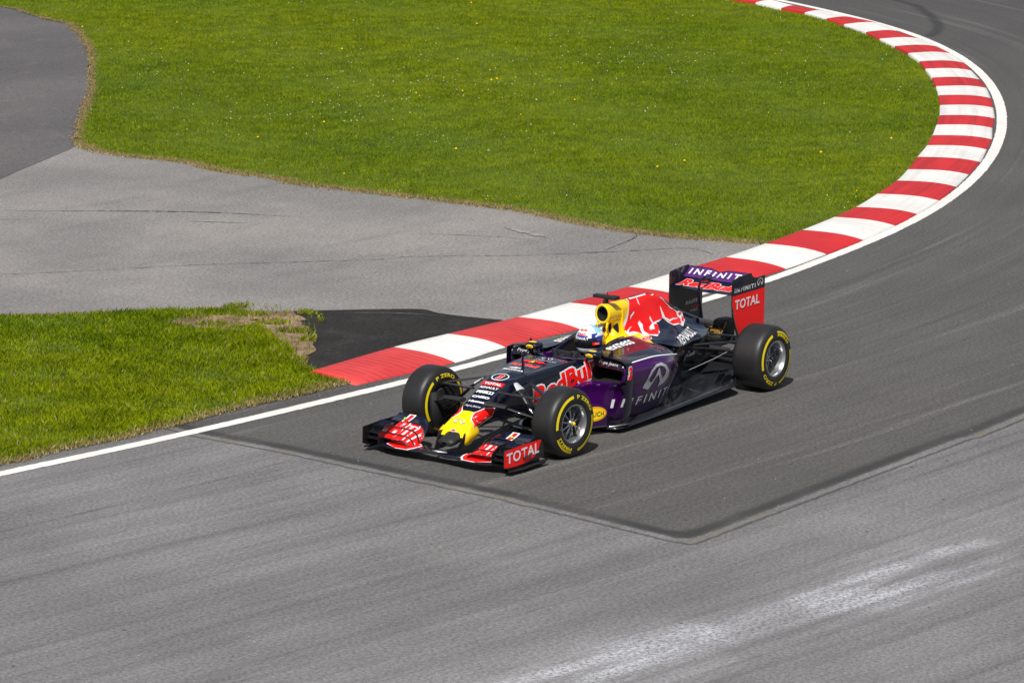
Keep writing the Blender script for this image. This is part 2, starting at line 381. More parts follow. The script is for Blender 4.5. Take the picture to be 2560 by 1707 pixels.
def mk_white(name, wear):
    m, nt, b = new_mat(name); tc = N(nt, 'ShaderNodeTexCoord'); O = tc.outputs['Object']; U = tc.outputs['UV']
    n = noise(nt, O, 40, 5, .8); c = mixc(nt, mrange(nt, noise(nt, O, 1.4, 4), .3, .75), (.74, .73, .70), (.66, .64, .61))
    c = mixc(nt, mrange(nt, n, .60, .78, 0, wear), c, (.22, .21, .20)); nt.links.new(c, b.inputs['Base Color']); b.inputs['Roughness'].default_value = .65
mk_white('line_white', .5)
def mk_kerb(name, c0, c1, groove_dark, scuff=.5):
    m, nt, b = new_mat(name); tc = N(nt, 'ShaderNodeTexCoord'); O = tc.outputs['Object']; U = tc.outputs['UV']
    c = mixc(nt, mrange(nt, noise(nt, O, 1.3, 4), .3, .7), c0, c1)
    sx = N(nt, 'ShaderNodeSeparateXYZ'); nt.links.new(U, sx.inputs[0])
    wob = mth(nt, 'MULTIPLY', noise(nt, O, 3.0, 3), .045)
    ph = mth(nt, 'FRACT', mth(nt, 'DIVIDE', mth(nt, 'ADD', sx.outputs[0], wob), .105))
    br = noise(nt, U, 1.0, 4, .7, (4, 2.2, 1))
    near = mrange(nt, sx.outputs[0], 4.0, 16.0, 1, .35)                # groove lines are coloured darkest near the kerb's tip
    gro = mth(nt, 'MULTIPLY', mrange(nt, ph, .16, .04, 0, 1), mrange(nt, br, .38, .56, 0, groove_dark))
    c = mixc(nt, mth(nt, 'MULTIPLY', gro, near), c, tuple(x*.18 for x in c0))
    c = mixc(nt, mrange(nt, noise(nt, O, 30, 5, .8), .62, .78, 0, .5), c, tuple(x*.45+.05 for x in c0))
    tr = mth(nt, 'MULTIPLY', mrange(nt, noise(nt, U, 1.0, 4, .6, (.35, 9, 1)), .42, .70, 0, scuff), mrange(nt, sx.outputs[0], 9.0, 14.0, 0, 1))
    c = mixc(nt, tr, c, tuple(x*.3 for x in c0))
    nt.links.new(c, b.inputs['Base Color']); b.inputs['Roughness'].default_value = .6
    bp = N(nt, 'ShaderNodeBump', Strength=.5, Distance=.012)
    nt.links.new(mth(nt, 'ADD', ph, mth(nt, 'MULTIPLY', noise(nt, O, 60, 3), .5)), bp.inputs['Height']); nt.links.new(bp.outputs[0], b.inputs['Normal'])
mk_kerb('kerb_red', (.60, .016, .018), (.50, .012, .016), .75)
mk_kerb('kerb_white', (.80, .79, .76), (.70, .69, .66), .5, .22)
mk_kerb('kerb_red_worn', (.64, .050, .050), (.54, .032, .032), .95)
def mk_soil():
    m, nt, b = new_mat('turf_soil'); tc = N(nt, 'ShaderNodeTexCoord'); O = tc.outputs['Object']
    c = mixc(nt, mrange(nt, noise(nt, O, .5, 4), .35, .65), (.060, .100, .003), (.085, .130, .004))
    c = mixc(nt, mrange(nt, noise(nt, O, 30, 5, .8), .45, .75, 0, .5), c, (.04, .055, .004)); nt.links.new(c, b.inputs['Base Color']); b.inputs['Roughness'].default_value = .95
    m, nt, b = new_mat('bare_earth'); tc = N(nt, 'ShaderNodeTexCoord'); O = tc.outputs['Object']
    c = mixc(nt, mrange(nt, noise(nt, O, 2.2, 5, .7), .35, .65), (.13, .080, .048), (.34, .235, .150))
    c = mixc(nt, mrange(nt, noise(nt, O, 22, 5, .8), .52, .7, 0, .8), c, (.10, .065, .045)); nt.links.new(c, b.inputs['Base Color']); b.inputs['Roughness'].default_value = .95
    bp = N(nt, 'ShaderNodeBump', Strength=.9, Distance=.03); nt.links.new(noise(nt, O, 14, 6, .7), bp.inputs['Height']); nt.links.new(bp.outputs[0], b.inputs['Normal'])
mk_soil()

def mesh_obj(name, v, f, mats, mi=None, uv=None, attrs=None, kind='structure', smooth_=True):
    me = bpy.data.meshes.new(name); me.from_pydata([tuple(q) for q in v], [], f)
    for m in mats: me.materials.append(MAT[m])
    if mi is not None: me.polygons.foreach_set('material_index', mi)
    if smooth_: me.polygons.foreach_set('use_smooth', [True]*len(f))
    if uv is not None:
        L = me.uv_layers.new(name='UVMap'); idx = np.empty(len(me.loops), int); me.loops.foreach_get('vertex_index', idx)
        L.data.foreach_set('uv', np.asarray(uv, float)[idx].ravel())
    for k, a in (attrs or {}).items():
        at = me.attributes.new(k, 'FLOAT', 'POINT'); at.data.foreach_set('value', np.asarray(a, float))
    me.update(); o = bpy.data.objects.new(name, me); COL.objects.link(o)
    if kind: o['kind'] = kind
    return o
def sheet(name, poly, z, mat, rough_edge=0.0, step=.12):
    P = []
    n = len(poly)
    for i in range(n):
        a = np.array(poly[i]); b = np.array(poly[(i+1) % n]); d = np.linalg.norm(b-a); k = 1
        if rough_edge and d < 8: k = max(1, int(d/step))
        for j in range(k):
            q = a+(b-a)*j/k
            if k > 1 and j: q = q+rng.normal(0, rough_edge, 2)
            P.append((q[0], q[1], z))
    return mesh_obj(name, P, [tuple(range(len(P)))], [mat], smooth_=False)

# ground far beyond the picture
g = mesh_obj('ground', [(-400, -400, -.03), (400, -400, -.03), (400, 400, -.03), (-400, 400, -.03)], [(0, 1, 2, 3)], ['turf_soil'], smooth_=False)

# race track: grid laid out along the white line
dn = np.r_[-1.5, np.arange(-.6, 4.2, .065), np.arange(4.25, 13.01, .2), 14, 16, 19, 23]
T_ = np.gradient(LC, axis=0); T_ /= np.linalg.norm(T_, axis=1)[:, None]; Nn = np.stack([T_[:, 1], -T_[:, 0]], 1)
sarc = np.r_[0, np.cumsum(np.linalg.norm(np.diff(LC, axis=0), axis=1))]
G = LC[:, None, :]+Nn[:, None, :]*dn[None, :, None]
a_, b_ = G.shape[:2]; V = np.concatenate([G, np.zeros((a_, b_, 1))], 2).reshape(-1, 3)
UVs = np.stack(np.broadcast_arrays(sarc[:, None], dn[None, :]), 2).reshape(-1, 2)
Fc = [(i*b_+j, (i+1)*b_+j, (i+1)*b_+j+1, i*b_+j+1) for i in range(a_-1) for j in range(b_-1)]
newpoly = [(1.25, -3.8), (1.32, -2.8)]+NEWASPH[1:]+[(-9, 3.55), (-16, 3.3), (-60, -3), (-60, -60), (1.2, -60)]
P2 = V[:, :2]; sdn = seg_dist(P2, newpoly[:17]); sdn = np.where(inside(P2, newpoly), sdn, -sdn)
cn = (P2[:, 1] > 1.6) & (P2[:, 0] > -3.0); l_a = np.array((1.56, 1.3)); l_b = np.array((1.86, 3.46)); l_d = (l_b-l_a)/np.linalg.norm(l_b-l_a)
sd_c = np.minimum(-((P2[:, 0]-l_a[0])*l_d[1]-(P2[:, 1]-l_a[1])*l_d[0]), 3.36-P2[:, 1]); sdn = np.where(cn, sd_c, sdn)
dust = seg_dist(P2, [(12, 4.0), (8, 4.5)]+DUST[:8]); skid = seg_dist(P2, [(-33.3, -16.5)]+SKID)
skid = np.minimum(skid, seg_dist(P2, [tuple(q) for q in cr([(-26.7, -4.4), (-25.7, -6.2), (-24.6, -7.3), (-22.2, -6.2)], 6)])+.05)
skid = np.minimum(skid, seg_dist(P2, [(-19, -1.8), (-14, -.55), (-9, .35), (-6, .6)])+.09)
seam = seg_dist(P2, [(1.34, -1.15), (2.6, -1.20), (4.6, -1.42), (8, -2.0)])
mesh_obj('race_track', V, Fc, ['track_asphalt'], uv=UVs, attrs={'new_asphalt': sdn, 'dust': dust, 'skid': skid, 'seam': seam})

# service road, darker road, black patch, soils
kmid = [tuple((kb[i]+kf[i])/2) for i in range(len(kb))]
sheet('service_road', [(16, -9), (4, -5), (.3, -3.7), (-1.3, -3.05)]+kmid[1:9]+[(-10.6, -3.9), (-12.2, -8), (-13, -14), (-23, -33), (22, -33), (22, -9)], .004, 'road_asphalt')
ga = GRASS_A_EDGE
sheet('side_road', DARKROAD+[(-7.1, -13.5), (-4, -12.4), (2, -13.5), (4, -36), (-25, -38), (-24, -30), (-21.6, -27.5)]+[(a-.5, b) for a, b in ga[1:14]], .008, 'dark_road_asphalt')
sheet('asphalt_patch', [(-1.27, -3.08), (-1.42, -3.6)]+[(-1.82, -3.88), (-2.1, -4.06), (-2.5, -4.42), (-2.8, -4.7), (-3.1, -4.97), (-3.4, -5.33)]+[tuple(q) for q in cr(BLACK, 6)]+kmid[1:4][::-1], .008, 'patch_asphalt', .018, .07)
sheet('bare_dirt', [(-3.15, -6.0), (-2.2, -6.3), (-2.0, -5.45), (-2.2, -4.9)]+[(-1.85, -4.35), (-1.33, -3.62)]+[(-1.46, -3.58)]+DIRT[::-1][1:], .012, 'bare_earth', .03, .08)
kerb_far = [(-29.95, -16.8), (-30.25, -18.2), (-30.5, -19.8), (-30.6, -22), (-30.2, -26), (-28.5, -31)]
soilA = [(-24.0, -34), (-21.4, -27.6)]+ga+[tuple(q) for q in kb[8:]]+kerb_far
sheet('turf_base', soilA, .016, 'turf_soil', .02, .15)
gb_top = [(4.5, -12.8), (1.5, -10.3)]+GRASS_B_TOP
gb_bot = GRASS_B_TIP+[(4.6, -3.38), (7, -3.88), (12, -4.88), (16, -5.8), (16, -14)]
soilB = gb_top+GRASS_B_BITE+gb_bot
sheet('turf_base', soilB, .016, 'turf_soil', .015, .1)

sheet('bare_dirt', DIRT_PATCH, .020, 'bare_earth', .04, .06)
# white edge line
def ribbon(name, C, w, z, mat, jitter=0.0):
    Tn = np.gradient(C, axis=0); Tn /= np.linalg.norm(Tn, axis=1)[:, None]; n_ = np.stack([Tn[:, 1], -Tn[:, 0]], 1)
    j = rng.normal(0, jitter, (len(C), 2)); a = C+n_*(-w/2+j[:, :1]); b = C+n_*(w/2+j[:, 1:]); v = []
    for p_, q in zip(a, b): v += [(p_[0], p_[1], z), (q[0], q[1], z)]
    s_ = np.r_[0, np.cumsum(np.linalg.norm(np.diff(C, axis=0), axis=1))]; uv = np.stack([np.repeat(s_, 2), np.tile([0, w], len(C))], 1)
    return mesh_obj(name, v, [(2*i, 2*i+1, 2*i+3, 2*i+2) for i in range(len(C)-1)], [mat], uv=uv)
ribbon('edge_line', smooth(dense(LC[::5], .05), 3, 1), .147, .004, 'line_white', .003)
for i, pts_ in enumerate([CRACK]):
    c_ = dense(pts_, .05); c_ = c_+np.cumsum(rng.normal(0, .004, c_.shape), 0)*.6; ribbon('road_crack', c_, .010, .008, 'crack_fill', .004)

for pts_, w_, m_ in ((SKIDLIGHT, .16, 'scrape_pale'), ([(-8.2, -7.2), (-8.6, -6.3), (-8.75, -5.7)], .03, 'scrape_pale'), ([(-7.1, -9.9), (-7.5, -9.2)], .05, 'scrape_pale'), ([(-5.0, -13.0), (-5.7, -11.9), (-6.3, -11.2)], .02, 'scrape_pale'),
        ([(-8.4, -4.9), (-8.75, -4.5)], .05, 'scrape_pale'), ([(-6.2, -12.2), (-7.6, -10.3), (-8.2, -8.9)], .03, 'crack_fill'), ([(-8.6, -4.7), (-9.6, -4.9), (-10.0, -5.2)], .012, 'crack_fill'), ([(-3.9, -4.9), (-4.25, -4.4), (-4.45, -3.9)], .012, 'scrape_pale')):
    c_ = dense(pts_, .04); t_ = np.linspace(-1, 1, len(c_)); ww = w_*(1-t_**2)+.003; ww *= rng.uniform(.3, 1.2, len(c_))
    v = []; n0 = np.gradient(c_, axis=0); n0 /= np.linalg.norm(n0, axis=1)[:, None]
    for (x, y), (tx, ty), q in zip(c_, n0, ww): v += [(x-ty*q/2, y+tx*q/2, .012), (x+ty*q/2, y-tx*q/2, .012)]
    mesh_obj('road_scrape', v, [(2*i, 2*i+1, 2*i+3, 2*i+2) for i in range(len(c_)-1)], [m_])

# kerb: humped section, red and white stripes, one sheet
KP = [(0, -.02), (0, .006), (.06, .018), (.18, .036), (.32, .050), (.46, .058), (.62, .062), (.85, .062), (1, .060), (1.015, .05), (1.02, -.03)]
nsub = 8; st = []
for i in range(len(kb)-1):
    for j in range(nsub): st.append(i+j/nsub)
st.append(len(kb)-1)
Bc = cr(kb, nsub); Fcv = cr(kf, nsub)
mids = np.array([np.linalg.norm(Fcv[i]-Fcv[i-1]) if i else 0 for i in range(len(Fcv))]); ss = np.cumsum(mids)
v = []; f = []; mi = []; uv = []
nk = len(KP)
for i in range(len(Bc)):
    for t, z in KP:
        q = Fcv[i]+(Bc[i]-Fcv[i])*t; v.append((q[0], q[1], z)); uv.append((ss[i], t*.76))
for i in range(len(Bc)-1):
    stripe = int(i/nsub)
    for k in range(nk-1):
        f.append((i*nk+k, i*nk+k+1, (i+1)*nk+k+1, (i+1)*nk+k)); mi.append(2 if stripe in (0, 2) else (stripe % 2))
f.append(tuple(range(nk-1, -1, -1))); mi.append(2)
ext0 = len(v)//nk-1
extp = [(-29.85, -16.5, -30.63, -16.5), (-30.05, -17.3, -30.85, -17.25), (-30.3, -18.5, -31.1, -18.4), (-30.5, -19.9, -31.3, -19.9), (-30.6, -22, -31.4, -22)]
for e, (bx, by, fx, fy) in enumerate(extp):
    for t, z in KP:
        v.append((fx+(bx-fx)*t, fy+(by-fy)*t, z)); uv.append((ss[-1]+.8*(e+1), t*.76))
    i = ext0+e
    for k in range(nk-1): f.append((i*nk+k, i*nk+k+1, (i+1)*nk+k+1, (i+1)*nk+k)); mi.append((e+len(kb)-1) % 2)
mesh_obj('kerb', v, f, ['kerb_red', 'kerb_white', 'kerb_red_worn'], mi, uv)

# ---------------------------------------------------------------- grass
def mk_blades():
    m, nt, b = new_mat('grass_blades'); geo = N(nt, 'ShaderNodeNewGeometry'); tc = N(nt, 'ShaderNodeTexCoord'); O = tc.outputs['Object']
    at = N(nt, 'ShaderNodeAttribute', attribute_name='dry')
    r_ = geo.outputs['Random Per Island']
    c = ramp(nt, r_, [(0, (.090, .145, .001)), (.35, (.160, .240, .001)), (.7, (.225, .315, .002)), (.93, (.29, .38, .006)), (1, (.38, .39, .05))])
    pt = mrange(nt, noise(nt, O, .30, 5, .6), .40, .60); pt2 = mrange(nt, noise(nt, O, 2.4, 4, .65), .35, .68)
    c = mixc(nt, mth(nt, 'MULTIPLY', mrange(nt, noise(nt, O, .13, 3, .5), .42, .60), .45), c, (.36, .40, .004)); c = mixc(nt, mth(nt, 'MULTIPLY', pt, .50), c, (.30, .36, .004)); c = mixc(nt, mth(nt, 'MULTIPLY', pt2, .55), c, (.045, .100, .001))
    c = mixc(nt, at.outputs['Fac'], c, ramp(nt, r_, [(0, (.20, .13, .06)), (.5, (.42, .31, .15)), (1, (.55, .45, .25))]))
    nt.links.new(c, b.inputs['Base Color']); b.inputs['Roughness'].default_value = .6; b.inputs['Specular IOR Level'].default_value = .08
    tr = N(nt, 'ShaderNodeBsdfTranslucent'); nt.links.new(c, tr.inputs[0]); mx = N(nt, 'ShaderNodeMixShader'); mx.inputs[0].default_value = .30
    out = nt.nodes['Material Output']; nt.links.new(b.outputs[0], mx.inputs[1]); nt.links.new(tr.outputs[0], mx.inputs[2]); nt.links.new(mx.outputs[0], out.inputs[0])
mk_blades()
def scatter(poly, n, lo, hi):
    out = np.empty((0, 2))
    while len(out) < n:
        q = rng.uniform(lo, hi, (n*2, 2)); q = q[inside(q, poly)]; out = np.concatenate([out, q])
    return out[:n]
def blades(name, pts, h, w, dry, label=None):
    n = len(pts); a = rng.uniform(0, 2*np.pi, n); hh = h*rng.uniform(.5, 1.3, n); ww = w*rng.uniform(.6, 1.3, n)
    ln = rng.uniform(.1, .95, n)*hh; la = rng.uniform(0, 2*np.pi, n)
    V = np.zeros((n, 4, 3)); dx = np.cos(a)*ww/2; dy = np.sin(a)*ww/2
    V[:, 0, 0] = pts[:, 0]-dx; V[:, 0, 1] = pts[:, 1]-dy; V[:, 1, 0] = pts[:, 0]+dx; V[:, 1, 1] = pts[:, 1]+dy; V[:, :2, 2] = .012
    mx_ = pts[:, 0]+np.cos(la)*ln*.35; my_ = pts[:, 1]+np.sin(la)*ln*.35
    V[:, 2, 0] = pts[:, 0]+np.cos(la)*ln; V[:, 2, 1] = pts[:, 1]+np.sin(la)*ln; V[:, 2, 2] = .014+hh
    V[:, 3, 0] = mx_-dx*.8; V[:, 3, 1] = my_-dy*.8; V[:, 3, 2] = .014+hh*.55
    me = bpy.data.meshes.new(name); me.vertices.add(n*4); me.vertices.foreach_set('co', V.ravel())
    me.loops.add(n*4); me.loops.foreach_set('vertex_index', np.arange(n*4)); me.polygons.add(n)
    me.polygons.foreach_set('loop_start', np.arange(n)*4); me.polygons.foreach_set('loop_total', np.full(n, 4))
    at = me.attributes.new('dry', 'FLOAT', 'POINT'); at.data.foreach_set('value', np.repeat(dry, 4))
    me.update(calc_edges=True); me.materials.append(MAT['grass_blades'])
    o = bpy.data.objects.new(name, me); COL.objects.link(o); o['kind'] = 'stuff'
    return o
QUICK = False
visA = [(-24.0, -31), (-21.3, -27.2)]+ga+[tuple(q) for q in kb[8:]]+kerb_far[:4]+[(-28, -26)]
nA = 850000; pa = scatter(visA, nA, (-31, -31), (-9.5, -3))
pa += rng.normal(0, .025, pa.shape)
edgeA = [tuple(q) for q in cr(ga, 4)]; dA = seg_dist(pa, edgeA)
dry = np.clip(np.exp(-(dA/np.where(pa[:, 1] < -13, .07, .13))**2)*1.0*(rng.random(nA) < .8)+(rng.random(nA) < .02)*.6, 0, 1)
hA = np.where(dA < .12, .8, 1.0)*(.030+.007*np.sin(pa[:, 0]*1.7)*np.sin(pa[:, 1]*1.3))
blades('grass', pa, hA, .0085, dry)['label'] = 'mown bright green lawn inside the bend'
visB = [(8.5, -8.5), (4.5, -10.5), (1.0, -9.7)]+GRASS_B_TOP+GRASS_B_BITE+GRASS_B_TIP+[(4.6, -3.38), (8.2, -4.12)]
nB = 330000; pb = scatter(visB, nB, (-4, -12), (9, -2))
eB1 = GRASS_B_TIP[3:]+[(4.6, -3.35), (6.2, -3.7)]; dB = seg_dist(pb, eB1)
bare = inside(pb, DIRT_PATCH); keep = ~bare | (rng.random(nB) < .10)
tuft = np.array([math.sin(x*3.1)*math.sin(y*2.7+x) for x, y in pb]); keep &= rng.random(nB) < (.75+.25*tuft)
pb = pb+rng.normal(0, .03, pb.shape); pb = pb[keep]; dB = dB[keep]; bare = bare[keep]; tuft = tuft[keep]
dryB = np.clip(np.exp(-(dB/.07)**2)*.9*(rng.random(len(pb)) < .8)+(rng.random(len(pb)) < .05)*.6+bare*.3, 0, 1)
tipd = np.linalg.norm(pb-np.array([-1.9, -4.6]), axis=1)
blades('grass', pb, (.048+.014*tuft+.03*np.exp(-(tipd/.55)**2)), .0105, dryB)['label'] = 'rougher green turf wedge between service road and track'
# straw-dry fringe where the turf meets the paving
def fringe(edge, n, sd_):
    e = np.array(dense(edge, .05)); q = e[rng.integers(0, len(e), n)]+rng.normal(0, sd_, (n, 2)); return q
fr = np.concatenate([fringe(ga[4:16], 5000, .035), fringe(ga[15:], 26000, .055), fringe(GRASS_B_TIP[3:]+[(4.6, -3.38), (6.2, -3.72)], 9000, .035), fringe(GRASS_B_TOP, 2500, .04)])
fr = fr[rng.random(len(fr)) < (.45+.55*(np.sin(fr[:, 0]*5.1)*np.sin(fr[:, 1]*4.3) > -.3))]
blades('grass', fr, .022, .012, np.clip(rng.normal(.85, .25, len(fr)), 0, 1))['label'] = 'straw-dry fringe of the lawns along the paving'
# tufts on the bare earth
pd = scatter([(-3.7, -6.1), (-3.7, -5.0), (-1.2, -3.3), (-1.6, -4.0), (-2.2, -5.2), (-2.2, -6.2)], 16000, (-4.5, -6.5), (-1, -3)); m_ = (np.sin(pd[:, 0]*9+pd[:, 1]*3)*np.sin(pd[:, 1]*7) > .45) | (rng.random(len(pd)) < .04)
blades('grass', pd[m_], .045, .012, (rng.random(m_.sum()) < .35)*.8)['label'] = 'thin tufts on the bare sandy earth'

# clover and dandelion heads in the lawn
def heads(name, pts, r, mat, z):
    v = []; f = []
    for x, y in pts:
        k = len(v); a0 = rng.uniform(0, 3); rr = r*rng.uniform(.6, 1.3); zz = z*rng.uniform(.8, 1.3)
        for t in range(5): v.append((x+rr*math.cos(a0+t*1.2566), y+rr*math.sin(a0+t*1.2566), zz))
        v.append((x, y, zz+rr*.8)); v.append((x, y, zz-rr*.6))
        for t in range(5): f += [(k+t, k+(t+1) % 5, k+5), (k+(t+1) % 5, k+t, k+6)]
    o = mesh_obj(name, v, f, [mat], kind='stuff'); return o
cl = []
for _ in range(50):
    c_ = scatter(visA, 1, (-31, -31), (-9.5, -3))[0]; k = int(rng.integers(2, 6)); cl += [tuple(c_+rng.normal(0, .35, 2)) for _ in range(k)]
for cc_, s_, k_ in (((-18.8, -15.3), 1.6, 90), ((-22.8, -13.5), 1.5, 80), ((-16.0, -14.3), 1.2, 50), ((-13.6, -14.6), .9, 30)):
    cl += [tuple(np.array(cc_)+rng.normal(0, s_, 2)) for _ in range(k_)]
cl = np.array(cl); cl = cl[inside(cl, visA)]
paint('clover_white', (.75, .76, .68), 0, .8, 0); paint('dandelion', (.85, .55, .0), 0, .8, 0); paint('leaf_tan', (.30, .17, .09), 0, .8, 0)
heads('clover_flowers', cl, .009, 'clover_white', .055)['label'] = 'tiny white clover heads dotted over the lawn'
heads('dandelions', scatter(visA, 30, (-31, -31), (-9.5, -3)), .020, 'dandelion', .06)['label'] = 'small yellow dandelion heads in the lawn'
lv = np.concatenate([scatter(visB, 45, (-4, -12), (9, -2)), scatter(visA, 25, (-31, -31), (-9.5, -3)),
     np.array([np.array(edgeA[int(rng.integers(4, 62))])+rng.normal(0, .07, 2) for _ in range(380)])])
heads('fallen_leaves', lv, .013, 'leaf_tan', .038)['label'] = 'dry tan leaves caught in the turf'

# ================================================================ racing car (x forward, y to its left, origin under the front axle)
car = empty('racing_car'); tag(car, 'navy, purple, red and yellow open-wheel racing car number 3 taking the bend', 'racing car')
WB = 3.543; TR = .33; FIT = True
PARTS = {}                         # shapes kept open until their lettering is laid on

# ---- monocoque and nose
def mono_row(x, zt, wt, zc, ws, zm, wb, zb):
    return [(x, 0, zt), (x, .5*wt, zt-.10*(zt-zc)-.002), (x, .85*wt, zc+.45*(zt-zc)), (x, wt, zc-.012), (x, ws, zm), (x, wb, zb+.03), (x, wb*.78, zb), (x, 0, zb)]
NR = [(.735, .222, .150, .215, .150, .205, .14, .19), (.72, .240, .162, .238, .168, .215, .155, .19), (.69, .275, .160, .262, .168, .23, .15, .20), (.65, .318, .150, .302, .160, .25, .14, .215),
      (.60, .350, .138, .336, .150, .28, .13, .225), (.53, .384, .126, .370, .140, .31, .12, .24), (.47, .411, .122, .396, .138, .33, .115, .25), (.346, .471, .132, .455, .152, .38, .125, .27),
      (.14, .568, .142, .552, .168, .45, .14, .275), (-.03, .634, .165, .618, .190, .48, .155, .27), (-.16, .658, .188, .642, .212, .48, .17, .265), (-.28, .671, .208, .655, .232, .48, .185, .26),
      (-.54, .684, .236, .668, .258, .48, .205, .235), (-.75, .688, .250, .674, .272, .47, .22, .20), (-.90, .690, .258, .678, .282, .46, .235, .16)]
body = MB(); rows = [mono_row(*r) for r in NR]
def body_mat(i, j, n=len(NR)-1):
    x = np.interp(i, [k/n for k in range(n+1)], [r[0] for r in NR])
    if x > .475 and j < .86: return 'nose_yellow'
    if x > .30 and j > .56: return 'matte_black'
    return 'navy' if j < .80 else 'matte_black'
body.surf(rows, None, nx=6, nk=6, mirror=True, mf=body_mat)
cap = cr(rows[0], 4); body.add(cap, [tuple(range(len(cap)))[::-1]], 'matte_black'); body.add(cap*np.array([1, -1, 1]), [tuple(range(len(cap)))], 'matte_black')
# cockpit sides: inner wall, rim, outer skin
def ck_row(x, wi, zr, wo, zo, ws, zm, wb, zb):
    return [(x, wi*.9, .30), (x, wi, zr-.03), (x, wi+.012, zr), (x, (wi+wo)/2, zr+.004), (x, wo, zo), (x, ws, zm), (x, wb, zb+.03), (x, wb*.7, zb)]
CK = [(-.90, .02, .690, .255, .679, .282, .46, .235, .16), (-.925, .09, .690, .257, .678, .283, .46, .24, .16), (-.97, .145, .688, .262, .672, .288, .46, .24, .15), (-1.08, .185, .668, .270, .650, .297, .46, .25, .12),
      (-1.20, .200, .660, .278, .642, .305, .46, .26, .10), (-1.32, .205, .676, .282, .655, .312, .46, .27, .10), (-1.45, .205, .705, .275, .685, .318, .46, .28, .10), (-1.60, .200, .738, .265, .725, .320, .46, .29, .10), (-1.75, .20, .750, .27, .735, .32, .46, .29, .10), (-1.92, .16, .735, .26, .715, .32, .46, .29, .10)]
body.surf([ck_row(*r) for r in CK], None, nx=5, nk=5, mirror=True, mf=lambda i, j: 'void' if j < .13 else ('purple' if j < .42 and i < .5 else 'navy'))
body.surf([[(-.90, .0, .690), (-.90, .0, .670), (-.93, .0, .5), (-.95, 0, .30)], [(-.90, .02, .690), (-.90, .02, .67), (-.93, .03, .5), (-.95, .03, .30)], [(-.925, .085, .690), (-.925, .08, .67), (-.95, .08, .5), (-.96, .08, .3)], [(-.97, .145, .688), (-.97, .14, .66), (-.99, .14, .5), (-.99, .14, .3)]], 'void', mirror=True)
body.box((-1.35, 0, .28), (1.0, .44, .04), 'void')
PARTS['monocoque'] = body

# ---- nose pylons and black nose bulb
for s in (1, -1):
    np_ = MB(); R_ = []
    for z, x0, x1, yc, th in ((.300, .690, .53, .136, .018), (.262, .728, .52, .150, .022), (.235, .738, .52, .154, .024), (.20, .740, .55, .151, .022), (.170, .738, .59, .142, .019), (.150, .722, .62, .136, .016)):
        R_.append([(x0, s*yc, z), (x0-.03, s*(yc+th), z), ((x0+x1)/2, s*(yc+th*1.1), z), (x1+.02, s*(yc+th*.5), z), (x1, s*yc, z), (x1+.03, s*(yc-th*.5), z), ((x0+x1)/2, s*(yc-th), z), (x0-.03, s*(yc-th), z), (x0, s*yc, z)])
    np_.surf(R_, 'yellow', nx=4, nk=3, flip=(s < 0))
    R_ = []
    for z, x0, x1, yc, th in ((.262, .750, .66, .142, .012), (.235, .768, .62, .143, .011), (.20, .790, .62, .138, .010), (.165, .815, .64, .130, .009), (.12, .850, .66, .122, .008), (.095, .872, .66, .118, .008)):
        R_.append([(x0, s*yc, z), (x0-.03, s*(yc+th), z), ((x0+x1)/2, s*(yc+th), z), (x1, s*yc, z), ((x0+x1)/2, s*(yc-th), z), (x0-.03, s*(yc-th), z), (x0, s*yc, z)])
    np_.surf(R_, 'carbon', nx=4, nk=3, flip=(s < 0))
    PARTS['nose_pylon', s] = np_
bl = MB(); R_ = []
for x, w, zt, zb in ((.62, .10, .25, .17), (.68, .104, .262, .165), (.72, .100, .250, .160), (.76, .095, .236, .152), (.80, .094, .226, .146), (.835, .088, .214, .146), (.855, .066, .198, .156), (.862, .03, .185, .168)):
    h = (zt-zb)/2; zc = (zt+zb)/2
    R_.append([(x, 0, zt), (x, w*.6, zt-h*.05), (x, w*.92, zc+h*.5), (x, w, zc), (x, w*.9, zc-h*.55), (x, w*.55, zb+h*.05), (x, 0, zb)])
bl.surf(R_, 'matte_black', nx=4, nk=4, mirror=True); PARTS['nose_bulb'] = bl

